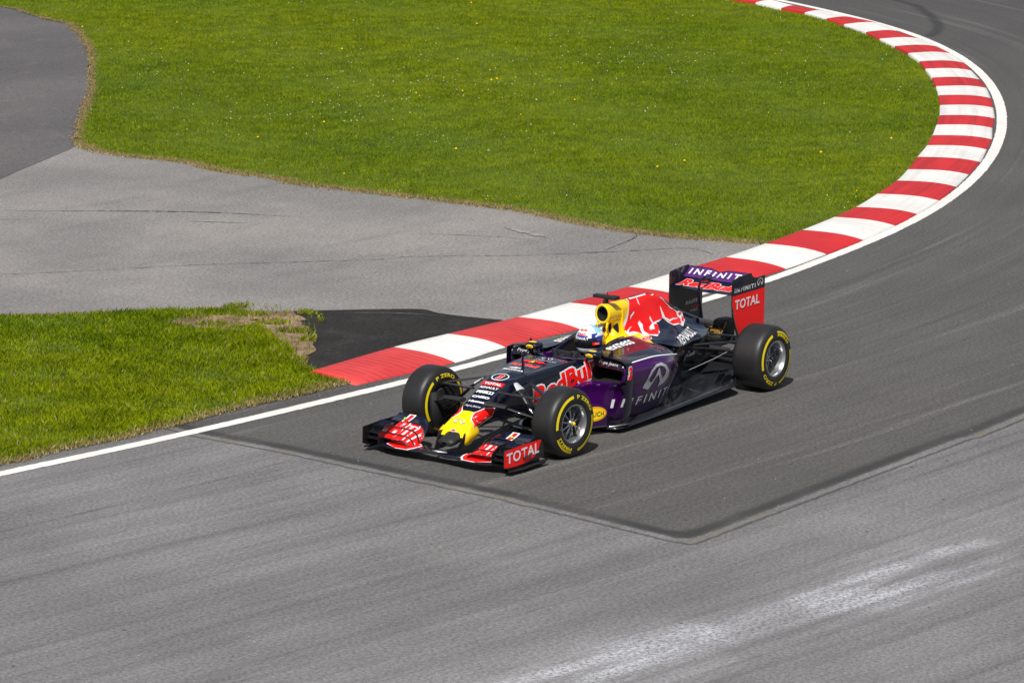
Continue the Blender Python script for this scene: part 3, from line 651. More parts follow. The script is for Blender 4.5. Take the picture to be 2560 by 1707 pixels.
# ---- sidepods
def pod(s):
    m = MB()
    U_ = [[(-1.195, .295, .676), (-1.185, .42, .676), (-1.17, .55, .668), (-1.155, .63, .650), (-1.148, .668, .60), (-1.155, .658, .50), (-1.165, .60, .460)],
          [(-1.215, .28, .690), (-1.21, .42, .687), (-1.20, .55, .680), (-1.185, .642, .656), (-1.18, .684, .60), (-1.185, .677, .50), (-1.195, .615, .452)],
          [(-1.36, .25, .700), (-1.36, .40, .703), (-1.36, .55, .690), (-1.36, .65, .655), (-1.36, .700, .59), (-1.36, .698, .50), (-1.36, .672, .43)],
          [(-1.7, .22, .745), (-1.7, .37, .708), (-1.7, .52, .682), (-1.7, .635, .645), (-1.7, .700, .58), (-1.7, .700, .49), (-1.7, .680, .41)],
          [(-2.0, .20, .735), (-2.0, .36, .688), (-2.0, .50, .650), (-2.0, .605, .605), (-2.0, .665, .545), (-2.0, .668, .46), (-2.0, .650, .385)],
          [(-2.3, .16, .670), (-2.3, .32, .635), (-2.3, .43, .590), (-2.3, .505, .545), (-2.3, .548, .49), (-2.3, .550, .42), (-2.3, .535, .355)],
          [(-2.6, .14, .600), (-2.6, .24, .560), (-2.6, .31, .525), (-2.6, .350, .490), (-2.6, .370, .45), (-2.6, .368, .40), (-2.6, .35, .345)],
          [(-2.95, .10, .52), (-2.95, .15, .50), (-2.95, .19, .475), (-2.95, .21, .45), (-2.95, .225, .42), (-2.95, .225, .38), (-2.95, .215, .335)]]
    for r in U_:
        for k in range(len(r)): r[k] = (r[k][0], r[k][1]*s, r[k][2])
    m.surf(U_, None, nx=6, nk=5, flip=(s < 0), mf=lambda i, j: 'navy' if (j < .52 or (j < .60 and i < .13)) else 'purple')
    L_ = [[(-.80, .262, .43), (-.80, .262, .35), (-.80, .26, .22), (-.80, .25, .11)], [(-.95, .33, .450), (-.95, .31, .36), (-.95, .30, .22), (-.95, .30, .095)],
          [(-1.06, .43, .456), (-1.06, .38, .36), (-1.06, .36, .22), (-1.06, .37, .095)], [(-1.18, .612, .452), (-1.18, .53, .36), (-1.18, .49, .22), (-1.18, .48, .095)],
          [(-1.36, .672, .43), (-1.36, .64, .33), (-1.36, .585, .20), (-1.36, .56, .095)], [(-1.7, .680, .41), (-1.7, .655, .31), (-1.7, .615, .19), (-1.7, .585, .10)],
          [(-2.0, .650, .385), (-2.0, .62, .29), (-2.0, .575, .19), (-2.0, .54, .105)], [(-2.3, .535, .355), (-2.3, .50, .27), (-2.3, .46, .19), (-2.3, .43, .11)],
          [(-2.6, .35, .345), (-2.6, .33, .26), (-2.6, .30, .19), (-2.6, .285, .12)], [(-2.95, .215, .335), (-2.95, .20, .26), (-2.95, .19, .19), (-2.95, .18, .125)]]
    for r in L_:
        for k in range(len(r)): r[k] = (r[k][0], r[k][1]*s, r[k][2])
    m.surf(L_, None, nx=6, nk=5, flip=(s < 0), mf=lambda i, j: 'purple' if i < .80 else 'carbon')
    # the intake: lip and dark duct
    lip = [(-1.195, .295, .676), (-1.185, .42, .676), (-1.17, .55, .668), (-1.155, .63, .650), (-1.148, .668, .60), (-1.155, .658, .50), (-1.165, .60, .460), (-1.15, .50, .455), (-1.13, .40, .452), (-1.14, .30, .452), (-1.16, .29, .56), (-1.195, .295, .676)]
    lp = cr(lip, 4); cy, cz_ = .47, .54
    q0 = [(x, s*y, z) for x, y, z in lp]
    q1 = [(x+.004, s*(cy+(y-cy)*.90), min(.465+(z-.452)*.80, .594)) for x, y, z in lp]; q2 = [(x-.30, s*(cy+(y-cy)*.75), .48+(z-.452)*.5) for x, y, z in lp]
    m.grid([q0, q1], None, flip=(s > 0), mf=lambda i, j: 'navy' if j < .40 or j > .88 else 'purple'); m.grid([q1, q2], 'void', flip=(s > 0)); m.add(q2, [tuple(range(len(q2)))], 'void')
    m.surf([[(-.72, s*.24, .455), (-.72, s*.255, .44)], [(-.95, s*.25, .468), (-.95, s*.33, .450)], [(-1.06, s*.25, .47), (-1.06, s*.43, .456)], [(-1.20, s*.25, .46), (-1.20, s*.615, .452)]], 'purple', nx=4, nk=3)
    return m
for s in (1, -1): PARTS['sidepod', s] = pod(s)

# ---- engine cover with the round air intake
ec = MB()
E_ = [[(-1.99, 0, 1.045), (-1.99, .05, 1.040), (-1.99, .088, 1.00), (-1.99, .098, .93), (-1.99, .098, .85), (-1.99, .115, .77), (-1.99, .18, .725), (-1.99, .30, .695), (-1.99, .36, .675)],
      [(-2.2, 0, 1.050), (-2.2, .040, 1.034), (-2.2, .072, .99), (-2.2, .090, .92), (-2.2, .105, .83), (-2.2, .145, .765), (-2.2, .22, .722), (-2.2, .31, .688), (-2.2, .37, .650)],
      [(-2.4, 0, 1.050), (-2.4, .030, 1.034), (-2.4, .060, .97), (-2.4, .085, .89), (-2.4, .120, .80), (-2.4, .170, .735), (-2.4, .25, .690), (-2.4, .33, .650), (-2.4, .38, .60)],
      [(-2.6, 0, 1.036), (-2.6, .025, 1.008), (-2.6, .050, .93), (-2.6, .080, .85), (-2.6, .120, .765), (-2.6, .180, .70), (-2.6, .26, .655), (-2.6, .33, .610), (-2.6, .365, .55)],
      [(-2.8, 0, .978), (-2.8, .018, .952), (-2.8, .038, .88), (-2.8, .070, .80), (-2.8, .115, .72), (-2.8, .175, .67), (-2.8, .24, .630), (-2.8, .29, .590), (-2.8, .32, .53)],
      [(-3.0, 0, .872), (-3.0, .012, .850), (-3.0, .026, .80), (-3.0, .060, .73), (-3.0, .110, .67), (-3.0, .165, .63), (-3.0, .22, .600), (-3.0, .265, .570), (-3.0, .29, .53)],
      [(-3.2, 0, .775), (-3.2, .008, .755), (-3.2, .020, .71), (-3.2, .050, .66), (-3.2, .095, .62), (-3.2, .145, .59), (-3.2, .20, .570), (-3.2, .245, .550), (-3.2, .26, .52)],
      [(-3.4, 0, .700), (-3.4, .008, .680), (-3.4, .020, .64), (-3.4, .045, .61), (-3.4, .080, .58), (-3.4, .115, .56), (-3.4, .15, .545), (-3.4, .185, .530), (-3.4, .195, .51)],
      [(-3.56, 0, .640), (-3.56, .008, .625), (-3.56, .022, .60), (-3.56, .040, .58), (-3.56, .060, .56), (-3.56, .08, .545), (-3.56, .10, .53), (-3.56, .115, .52), (-3.56, .12, .50)]]
ec.surf(E_, None, nx=7, nk=5, mirror=True, mf=lambda i, j: 'yellow' if i < 1/8*.62 else 'navy')
ec.surf([[(-2.75, .32, .54), (-2.75, .27, .44), (-2.75, .24, .34)], [(-3.0, .29, .53), (-3.0, .22, .44), (-3.0, .19, .30)], [(-3.2, .26, .52), (-3.2, .19, .44), (-3.2, .15, .28)], [(-3.4, .195, .51), (-3.4, .13, .44), (-3.4, .11, .26)], [(-3.56, .12, .50), (-3.56, .09, .44), (-3.56, .08, .26)]], 'carbon', mirror=True)
f0 = cr(E_[0], 5); ec.add([tuple(q) for q in f0]+[(-1.99, 0, .66)], [tuple(range(len(f0)+1))[::-1]], 'yellow')
ec.add([(q[0], -q[1], q[2]) for q in f0]+[(-1.99, 0, .66)], [tuple(range(len(f0)+1))], 'yellow')
PARTS['engine_cover'] = ec
ai = MB(); cz0 = .963
ring = []
for x, ry, rz, zc in ((-1.84, .040, .050, .960), (-1.80, .056, .066, .962), (-1.775, .064, .074, .963), (-1.768, .076, .086, .963), (-1.775, .088, .096, .963), (-1.80, .093, .100, .963), (-1.88, .096, .100, .956), (-1.95, .097, .102, .944), (-1.99, .090, .100, .940), (-2.03, .06, .080, .94)):
    ring.append([(x, ry*math.sin(t), zc+rz*math.cos(t)) for t in np.linspace(0, 2*math.pi, 40, endpoint=False)])
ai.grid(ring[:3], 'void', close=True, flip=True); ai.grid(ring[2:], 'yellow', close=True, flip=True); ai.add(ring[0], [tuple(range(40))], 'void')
PARTS['air_intake'] = ai

# ---- headrest / roll structure fairing in yellow, with struts
hr = MB()
hr.surf([[(-1.66, 0, .700), (-1.66, .08, .70), (-1.66, .15, .69), (-1.66, .19, .66)], [(-1.72, 0, .725), (-1.72, .09, .722), (-1.72, .17, .71), (-1.72, .205, .68)], [(-1.80, 0, .738), (-1.80, .09, .735), (-1.80, .18, .722), (-1.80, .235, .69)], [(-1.90, 0, .75), (-1.90, .09, .747), (-1.90, .17, .733), (-1.90, .25, .695)], [(-2.02, 0, .78), (-2.02, .08, .76), (-2.02, .13, .722), (-2.02, .20, .690)]], 'yellow', nx=4, nk=4, mirror=True)
for s in (1, -1):
    hr.tube([(-1.715, s*.07, .71), (-1.74, s*.062, .78), (-1.79, s*.055, .885)], [.011, .008, .012], 'yellow', 10, (1.0, 1.0))
hr.surf([[(xf, 0, z), (xf-.005, hw*.55, z), (xf-.03, hw*.92, z), (xf-.07, hw*1.0, z), (-2.0, hw*1.02, z)] for z, xf, hw in ((.725, -1.83, .115), (.765, -1.858, .092), (.81, -1.872, .080), (.86, -1.870, .078), (.905, -1.845, .084))], 'yellow', nx=4, nk=4, mirror=True)
PARTS['headrest'] = hr
cp = MB()
cp.tube([(-1.83, 0, 1.05), (-1.835, 0, 1.10)], [.030, .026], 'matte_black', 12, (.7, 1.6), (1, 0, 0))
cp.box((-1.83, -.035, 1.125), (.075, .20, .034), 'matte_black', bev=.012); cp.box((-1.845, .085, 1.122), (.10, .085, .036), 'matte_black', bev=.014)
cp.tube([(-1.86, .0, 1.13), (-1.865, .0, 1.165)], .005, 'matte_black', 8)
PARTS['camera_pod'] = cp

# ---- floor, splitter, diffuser
fl = MB()
FP = [(-.98, .40, .085), (-1.00, .62, .075), (-1.06, .690, .072), (-1.2, .700, .066), (-1.6, .700, .070), (-2.2, .700, .085), (-2.8, .695, .105), (-3.10, .690, .118), (-3.30, .60, .125), (-3.35, .50, .13), (-3.95, .45, .20), (-3.95, 0, .20)]
def zf(x): return float(np.interp(-x, [.5, 1.1, 3.3, 3.95], [.055, .066, .120, .20]))
rowsF = []
for x, w in ((-.98, .42), (-1.02, .62), (-1.08, .685), (-1.3, .70), (-1.7, .70), (-2.1, .70), (-2.5, .698), (-2.9, .694), (-3.15, .685), (-3.26, .63), (-3.34, .50)):
    z = zf(x); rowsF.append([(x, 0, z+.012), (x, w*.5, z+.012), (x, w*.86, z+.014), (x, w*.96, z+.010), (x, w, z-.002), (x, w*.98, z-.018), (x, w*.5, z-.03), (x, 0, z-.03)])
fl.surf(rowsF, 'floor_carbon', nx=4, nk=2, mirror=True)
fl.plate([(-.50, -.20, .055), (-.46, 0, .055), (-.50, .20, .055), (-1.0, .30, .058), (-1.2, .45, .058), (-1.2, -.45, .058), (-1.0, -.30, .058)], .014, 'floor_carbon')
fl.surf([[(-.55, .0, .16), (-.55, .06, .13), (-.55, .10, .062)], [(-.75, .0, .22), (-.75, .16, .19), (-.75, .22, .062)], [(-1.0, 0, .26), (-1.0, .22, .2), (-1.0, .28, .062)]], 'matte_black', mirror=True)
fl.surf([[(-3.3, 0, .13), (-3.3, .3, .13), (-3.3, .50, .13), (-3.3, .50, .10)], [(-3.65, 0, .20), (-3.65, .3, .20), (-3.65, .49, .195), (-3.65, .49, .10)], [(-3.93, 0, .255), (-3.93, .3, .255), (-3.93, .48, .24), (-3.93, .48, .10)]], 'floor_carbon', mirror=True)
for s in (1, -1):
    fl.tube([(-1.02, s*.60, .075), (-1.07, s*.665, .085), (-1.13, s*.702, .090), (-1.22, s*.700, .080)], [.010, .016, .018, .006], 'steel', 10, (1, .5))
    fl.surf([[(-1.0, s*.46, .20), (-1.02, s*.56, .19), (-1.05, s*.62, .155)], [(-1.12, s*.50, .12), (-1.12, s*.62, .115), (-1.14, s*.69, .095)]], 'floor_carbon', nk=4, nx=4, flip=(s < 0))
    for yy in (.53, .60): fl.plate([(-3.0, s*yy, .115), (-3.25, s*(yy-.02), .12), (-3.25, s*(yy-.02), .19), (-3.12, s*(yy-.01), .20)], .005, 'carbon')
PARTS['floor'] = fl

# ---- barge boards, tall side boards and the arm above them
for s in (1, -1):
    b = MB()
    G = []
    for t, x, y in ((0, -.56, .36), (1, -.70, .44), (2, -.86, .535), (3, -.985, .59)):
        z1 = (.24, .290, .305, .255)[t]; z0 = .085
        G.append([(x, s*y, z0+(z1-z0)*k/5) for k in range(6)])
    b.surf(G, 'purple', nx=5, nk=2, flip=(s < 0)); G2 = [[(x, y-s*.008, z) for x, y, z in r] for r in G]; b.surf(G2, 'purple', nx=5, nk=2, flip=(s > 0))
    b.tube([(-.56, s*.356, .24), (-.70, s*.436, .290), (-.86, s*.531, .305), (-.985, s*.586, .255)], .006, 'purple', 8, smooth=4)
    b.tube([(-.56, s*.356, .085), (-.70, s*.436, .085), (-.86, s*.531, .085), (-.985, s*.586, .085)], .006, 'steel', 8, smooth=4)
    PARTS['barge_board', s] = b
    v_ = MB()
    G = []
    for z, x0, x1, y in ((.10, -1.09, -1.22, .665), (.20, -1.115, -1.240, .695), (.40, -1.125, -1.245, .705), (.60, -1.125, -1.245, .705), (.665, -1.125, -1.24, .700)):
        G.append([(x0, s*y, z), (x0-.02, s*(y+.006), z), ((x0+x1)/2, s*(y+.008), z), (x1, s*y, z), ((x0+x1)/2, s*(y-.006), z), (x0-.02, s*(y-.006), z), (x0, s*y, z)])
    v_.surf(G, 'navy', nx=4, nk=3, flip=(s < 0))
    for dz, fl_ in ((0, False), (-.009, True)):
        v_.surf([[(-1.122, s*.700, .668+dz), (-1.18, s*.705, .674+dz), (-1.245, s*.70, .670+dz)], [(-1.13, s*.64, .692+dz), (-1.18, s*.64, .697+dz), (-1.235, s*.64, .692+dz)], [(-1.15, s*.50, .700+dz), (-1.20, s*.50, .706+dz), (-1.25, s*.50, .702+dz)], [(-1.17, s*.36, .704+dz), (-1.21, s*.36, .710+dz), (-1.25, s*.36, .706+dz)]], 'carbon', nx=5, nk=3, flip=fl_)
    v_.plate([(-1.15, s*.47, .70), (-1.24, s*.48, .70), (-1.24, s*.48, .755), (-1.22, s*.48, .76)], .008, 'navy')
    PARTS['turning_vane', s] = v_

# ---- mirrors
for s in (1, -1):
    m = MB(); R_ = []
    for x, w, h in ((-1.02, .02, .010), (-1.028, .055, .022), (-1.045, .076, .030), (-1.075, .084, .034), (-1.11, .086, .034), (-1.135, .086, .033)):
        R_.append([(x, s*.352+w*np.sign(math.cos(t))*abs(math.cos(t))**.75, .728+h*np.sign(math.sin(t))*abs(math.sin(t))**.85) for t in np.linspace(0, 2*math.pi, 28, endpoint=False)])
    m.grid(R_, 'navy', close=True); m.add(R_[0], [tuple(range(28))], 'navy')
    m.tube([(-1.085, s*.31, .70), (-1.09, s*.275, .655)], [.013, .016], 'navy', 10, (.5, 1.4), (1, 0, 0))
    if s < 0: m.tube([(-1.08, s*.38, .70), (-1.10, s*.38, .64)], [.02, .024], 'navy', 10, (.5, 1.4), (1, 0, 0))
    PARTS['wing_mirror', s] = m

# ---- aerofoil elements
def foil(m, secs, mat, th=.10, camber=.06, n=10, mf=None, cap=True, nx=4):
    # secs: list of (y, xLE, zLE, xTE, zTE); thickness as a share of the chord
    R_ = []
    for y, x0, z0, x1, z1 in secs:
        c = Vector((x1-x0, 0, z1-z0)); L = c.length; c.normalize(); up_ = Vector((0, 1, 0)).cross(c)
        if up_.z < 0: up_ = -up_
        top = []; bot = []
        for k in range(n+1):
            t = (1-math.cos(math.pi*k/n))/2; tk = 5*th*L*(.2969*math.sqrt(t)-.126*t-.3516*t*t+.2843*t**3-.1015*t**4)*1.0
            cb = -camber*L*4*t*(1-t); p0 = Vector((x0, y, z0))+c*t*L
            top.append(p0+up_*(tk+cb)); bot.append(p0+up_*(-tk+cb))
        R_.append([tuple(q) for q in top[::-1]+bot[1:]])
    A = np.array(R_)
    if len(A) > 2 and nx > 1: A = cr(A.reshape(len(A), -1), nx).reshape(-1, A.shape[1], 3)
    m.grid(A, mat, close=True, flip=False, mf=mf)
    if cap: m.add(A[0], [tuple(range(A.shape[1]))[::-1]], mat if mat else 'carbon'); m.add(A[-1], [tuple(range(A.shape[1]))], mat if mat else 'carbon')
    return A

# ---- front wing
fw_root = empty('front_wing', (0, 0, 0), car)
FW = {}
mp = MB()
secs = []
for y, xl, zl, xt, zt in ((-.80, .985, .072, .80, .10), (-.74, .99, .112, .78, .13), (-.66, 1.005, .098, .80, .12), (-.56, 1.035, .092, .80, .118), (-.42, 1.045, .090, .80, .118), (-.30, 1.035, .092, .82, .116), (-.16, 1.015, .094, .84, .110), (0, .998, .095, .85, .108)):
    secs.append((y, xl, zl, xt, zt))
secs = secs+[(-a, b, c, d, e) for a, b, c, d, e in secs[:-1][::-1]]
foil(mp, secs, None, .09, .0, 10, mf=lambda i, j: 'carbon' if (.36 < j < .62) else 'navy')
FW['main_plane'] = mp
def fw_side(s):
    out = []
    spec = [  # material, inner y, outer y, (LE x, z, TE x, z) at the outer and at the inner end
        ('red', .325, .655, (.960, .150, .872, .190), (.965, .100, .898, .106)),
        ('red', .330, .66, (.885, .182, .775, .228), (.905, .104, .815, .116)),
        ('red', .335, .67, (.785, .220, .655, .262), (.820, .114, .752, .142)),
        ('navy', .342, .79, (.668, .254, .520, .300), (.757, .138, .690, .182))]
    for q, (mt, yi, yo, o_, i_) in enumerate(spec):
        if s > 0 and q == 2: mt = 'navy'
        m = MB(); S_ = []
        for t in (0, .10, .25, .45, .75, 1):
            w = min(1, t*2.6)**.8; w = 1-(1-w)**2
            v_ = [i_[k]+(o_[k]-i_[k])*w for k in range(4)]; dy = 0
            S_.append((s*(yi+(yo-yi)*t), v_[0]+.020*math.sin(math.pi*t), v_[1], v_[2]+.020*math.sin(math.pi*t), v_[3]))
        foil(m, S_ if s < 0 else S_[::-1] if False else S_, mt, .07, .05, 8); out.append(m)
    return out
for s in (1, -1):
    for q, m in enumerate(fw_side(s)): FW['flap', s, q] = m
    e = MB(); y = s*.815
    e.plate([(1.075, y, .104), (1.075, y, .262), (.80, y, .272), (.50, y, .268), (.47, y, .262), (.435, y, .215), (.43, y, .10), (.52, y, .085), (1.0, y, .075)], .008, 'carbon')
    red_ = [(1.073, y, .104), (1.073, y, .258), (.80, y, .268), (.50, y, .264), (.478, y, .258), (.515, y, .190), (.58, y, .125), (.70, y, .092), (.90, y, .090)]
    e.plate([(a, s*.8205, c) for a, b, c in red_], .001, 'red' if s > 0 else 'red')
    e.tube([(1.01, s*.83, .060), (.80, s*.845, .058), (.42, s*.850, .070)], [.014, .017, .014], 'carbon', 10, (1.2, .7))
    G = [[(x, s*yy, zz) for yy, zz in ((.66, .100), (.69, .125), (.73, .134), (.765, .118), (.78, .080), (.79, .060), (.82, .058), (.85, .062))] for x in (1.0, .85, .65, .45)]
    e.surf(G, 'carbon', nx=3, nk=4, flip=(s < 0)); e.surf([[(a, b, c-.006) for a, b, c in r] for r in G], 'carbon', nx=3, nk=4, flip=(s > 0))
    e.add([(.78, s*.822, .150), (.66, s*.822, .165), (.66, s*.850, .155), (.78, s*.850, .142), (.78, s*.822, .140), (.66, s*.822, .150)], [(0, 1, 2, 3), (4, 3, 2, 5), (0, 3, 4), (1, 5, 2)], 'carbon')
    FW['endplate', s] = e
    c_ = MB()                      # cascade winglets and their little fences
    yi = s*.655
    c_.plate([(1.035, yi, .105), (1.04, yi, .200), (.93, yi, .262), (.80, yi, .270), (.78, yi, .12)], .006, 'carbon')
    foil(c_, [(s*.655, .99, .190, .86, .235), (s*.815, .99, .195, .84, .245)], 'carbon', .06, .05, 8)
    foil(c_, [(s*.655, .90, .225, .78, .272), (s*.815, .90, .235, .78, .278)], 'navy', .06, .05, 8)
    foil(c_, [(s*.655, 1.02, .145, .90, .172), (s*.815, 1.02, .145, .90, .172)], 'carbon', .06, .05, 8)
    for yy in (.70, .735, .765): c_.plate([(.97, s*yy, .165), (.955, s*yy, .250), (.88, s*yy, .262), (.87, s*yy, .20)], .004, 'carbon')
    FW['winglet', s] = c_
    f_ = MB()                      # black gurney strips and slot brackets over the flaps
    for (xa, za), (xb, zb), ye in (((.968, .104), (.968, .160), .66), ((.905, .112), (.888, .194), .66), ((.822, .122), (.785, .232), .67), ((.757, .148), (.668, .264), .60)):
        P_ = []
        for t in (0, .10, .25, .45, .75, 1):
            w = min(1, t*2.6)**.8; w = 1-(1-w)**2; P_.append((xa+(xb-xa)*w+.020*math.sin(math.pi*t), s*(.325+(ye-.325)*t), za+(zb-za)*w))
        f_.tube(P_, .0070, 'carbon', 8, (1.5, .8), smooth=3)
    for yy, x, z in ((.42, .86, .17), (.55, .80, .225)): f_.tube([(x+.05, s*yy, z-.02), (x, s*yy, z+.035), (x-.05, s*yy, z+.02)], .003, 'steel', 6)
    f_.ball((.66, s*.62, .288), (.014, .014, .011), 'lime', 10, 6); f_.ball((.74, s*.335, .17), (.010, .007, .012), 'orange_red', 10, 6)
    FW['flap_bracket', s] = f_

# ---- rear wing
rw_root = empty('rear_wing', (-WB, 0, 0), car)
RW = {}
m = MB(); S_ = []
for y, d in ((-.371, 0), (-.2, 0), (-.08, -.003), (0, -.006), (.08, -.003), (.2, 0), (.371, 0)): S_.append((y, -3.575, .905+d, -3.828, .985+d))
foil(m, S_, None, .11, .09, 12, mf=lambda i, j: 'navy'); RW['main_plane'] = m
m = MB(); S_ = []
for y, d in ((-.368, 0), (-.25, 0), (-.10, -.004), (-.04, -.022), (0, -.034), (.04, -.022), (.10, -.004), (.25, 0), (.368, 0)): S_.append((y, -3.815, .976, -3.938, 1.066+d))
foil(m, S_, 'wing_purple', .09, .07, 10)
for s in (1, -1): m.tube([(-3.937, s*.365, 1.067), (-3.937, s*.10, 1.063), (-3.937, s*.04, 1.046), (-3.937, 0, 1.034)], .004, 'carbon', 6)
RW['drs_flap'] = m
for s in (1, -1):
    e = MB(); y = s*.377
    out = [(-3.562, y, .90), (-3.560, y, 1.040), (-3.578, y, 1.060), (-3.66, y, 1.070), (-3.90, y, 1.082), (-3.925, y, 1.078), (-3.945, y, 1.045), (-3.99, y, 1.022), (-4.05, y, 1.016), (-4.188, y, 1.020), (-4.190, y, .60), (-4.188, y, .30), (-3.80, y, .28), (-3.70, y, .45), (-3.635, y, .56), (-3.58, y, .68), (-3.560, y, .80)]
    e.plate(out, .010, 'carbon')
    yo = s*.3835
    if s > 0:
        e.plate([(-3.566, yo, .893), (-4.184, yo, .896), (-4.184, yo, .62), (-4.184, yo, .31), (-3.81, yo, .30), (-3.71, yo, .46), (-3.645, yo, .57), (-3.59, yo, .69), (-3.566, yo, .80)], .001, 'red')
        e.plate([(-3.566, yo, .897), (-3.564, yo, 1.036), (-3.58, yo, 1.055), (-3.66, yo, 1.066), (-3.90, yo, 1.077), (-3.922, yo, 1.074), (-3.943, yo, 1.041), (-3.99, yo, 1.018), (-4.05, yo, 1.012), (-4.184, yo, 1.016), (-4.184, yo, .900)], .001, 'navy')
        e.plate([(-3.572, yo+.001, .72), (-3.578, yo+.001, .78), (-3.595, yo+.001, .78), (-3.60, yo+.001, .69), (-3.66, yo+.001, .57), (-3.72, yo+.001, .47), (-3.71, yo+.001, .462), (-3.645, yo+.001, .572), (-3.60, yo+.001, .67)], .001, 'steel')
    else:
        e.plate([(-3.566, -yo*-1, .893), (-3.566, yo, .80), (-3.59, yo, .69), (-3.645, yo, .57), (-3.71, yo, .46), (-3.81, yo, .30), (-4.184, yo, .31), (-4.184, yo, .896)], .001, 'red')
    for k in range(6):             # louvres in the upper front corner
        z = .935+k*.021; e.tube([(-3.575, s*.370, z), (-3.66, s*.366, z+.004), (-3.74+.006*k, s*.370, z+.012)], .0045, 'carbon' if s < 0 else 'carbon', 6, (1, 1))
        e.tube([(-3.578, s*.388, z), (-3.66, s*.389, z+.006), (-3.77, s*.386, z+.018)], .003, 'navy', 6) if s > 0 and 0 < k < 5 else None
        e.ball((-3.576, s*.366, z), (.004, .004, .004), 'steel', 8, 4); e.ball((-3.745+.006*k, s*.366, z+.012), (.004, .004, .004), 'steel', 8, 4)
    RW['endplate', s] = e
m = MB()                           # centre pylon with the actuator hook
Pp = [(-3.63, 0, .50), (-3.605, 0, .62), (-3.575, 0, .75), (-3.548, 0, .86), (-3.545, 0, .93), (-3.56, 0, .985), (-3.60, 0, 1.015), (-3.66, 0, 1.010), (-3.72, 0, 1.005), (-3.79, 0, 1.015)]
m.tube(Pp, [.030, .026, .022, .020, .018, .017, .020, .026, .020, .012], 'navy', 12, (.55, 1.25), (1, 0, 0), smooth=4)
RW['pylon'] = m
# ---- rear structure: exhaust, tail crash box, rain light
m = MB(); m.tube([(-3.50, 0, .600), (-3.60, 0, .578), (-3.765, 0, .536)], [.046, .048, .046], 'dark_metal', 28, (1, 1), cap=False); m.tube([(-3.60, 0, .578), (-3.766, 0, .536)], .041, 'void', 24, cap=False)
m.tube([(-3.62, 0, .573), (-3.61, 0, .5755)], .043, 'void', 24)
PARTS['exhaust_pipe'] = m
m = MB()
m.surf([[(-3.52, 0, .53), (-3.52, .07, .52), (-3.52, .10, .44), (-3.52, .10, .32), (-3.52, 0, .30)], [(-3.8, 0, .44), (-3.8, .06, .43), (-3.8, .085, .38), (-3.8, .08, .30), (-3.8, 0, .28)], [(-4.12, 0, .38), (-4.12, .045, .375), (-4.12, .06, .34), (-4.12, .05, .29), (-4.12, 0, .28)]], 'carbon', mirror=True, nx=3, nk=3)
foil(m, [(-.37, -3.92, .33, -4.12, .37), (.37, -3.92, .33, -4.12, .37)], 'carbon', .08, .08, 8)
PARTS['tail_box'] = m
m = MB()
m.surf([[(-3.86, .0, .505), (-3.86, .05, .50), (-3.86, .075, .44), (-3.86, .075, .36)], [(-3.97, .0, .555), (-3.97, .055, .55), (-3.97, .085, .50), (-3.97, .085, .36)], [(-4.12, .0, .55), (-4.12, .05, .545), (-4.12, .08, .50), (-4.12, .08, .36)]], 'matte_black', mirror=True, nx=3, nk=3)
m.plate([(-3.84, -.06, .40), (-3.84, .085, .40), (-3.955, .088, .535), (-3.955, -.06, .535)], .008, 'heat_gold'); m.plate([(-3.80, .0, .42), (-3.80, .075, .415), (-3.84, .075, .44), (-3.84, 0, .445)], .02, 'heat_gold')
PARTS['heat_shield'] = m

# ---- wheels: tyre (with its printed sidewall), rim, nut
def text_mesh(body, size=1.0, offset=0.0, shear=0.0, spacing=1.0, width=1.0):
    cu = bpy.data.curves.new('t', 'FONT'); cu.body = body; cu.size = size; cu.offset = offset; cu.shear = shear; cu.space_character = spacing
    cu.resolution_u = 3; cu.fill_mode = 'FRONT'
    ob = bpy.data.objects.new('t', cu); COL.objects.link(ob); bpy.context.view_layer.update()
    me = bpy.data.meshes.new_from_object(ob.evaluated_get(bpy.context.evaluated_depsgraph_get()))
    bpy.data.objects.remove(ob); bpy.data.curves.remove(cu)
    bm = bmesh.new(); bm.from_mesh(me); bpy.data.meshes.remove(me)
    bmesh.ops.remove_doubles(bm, verts=bm.verts, dist=1e-5)
    if width != 1.0:
        for v in bm.verts: v.co.x *= width
    return bm
def bm_bounds(bm):
    xs = [v.co.x for v in bm.verts]; ys = [v.co.y for v in bm.verts]; return min(xs), max(xs), min(ys), max(ys)
def bm_cut(bm, stepx, stepy):
    x0, x1, y0, y1 = bm_bounds(bm)
    for ax, a, b, st in ((0, x0, x1, stepx), (1, y0, y1, stepy)):
        k = a+st
        while k < b-1e-6:
            n = Vector((1, 0, 0)) if ax == 0 else Vector((0, 1, 0)); p_ = n*k
            bmesh.ops.bisect_plane(bm, geom=list(bm.verts)+list(bm.edges)+list(bm.faces), plane_co=p_, plane_no=n, dist=1e-6)
            k += st
def bm_poly(pts):
    bm = bmesh.new(); vs_ = [bm.verts.new((a, b, 0)) for a, b in pts]; f = bm.faces.new(vs_)
    bmesh.ops.triangulate(bm, faces=[f]); return bm
def fit(bm, w=None, h=None, cx=0.0, cy=0.0):
    x0, x1, y0, y1 = bm_bounds(bm); sx = w/(x1-x0) if w else 1; sy = h/(y1-y0) if h else 1
    if w and not h: sy = sx
    if h and not w: sx = sy
    for v in bm.verts: v.co.x = (v.co.x-(x0+x1)/2)*sx+cx; v.co.y = (v.co.y-(y0+y1)/2)*sy+cy
    return bm

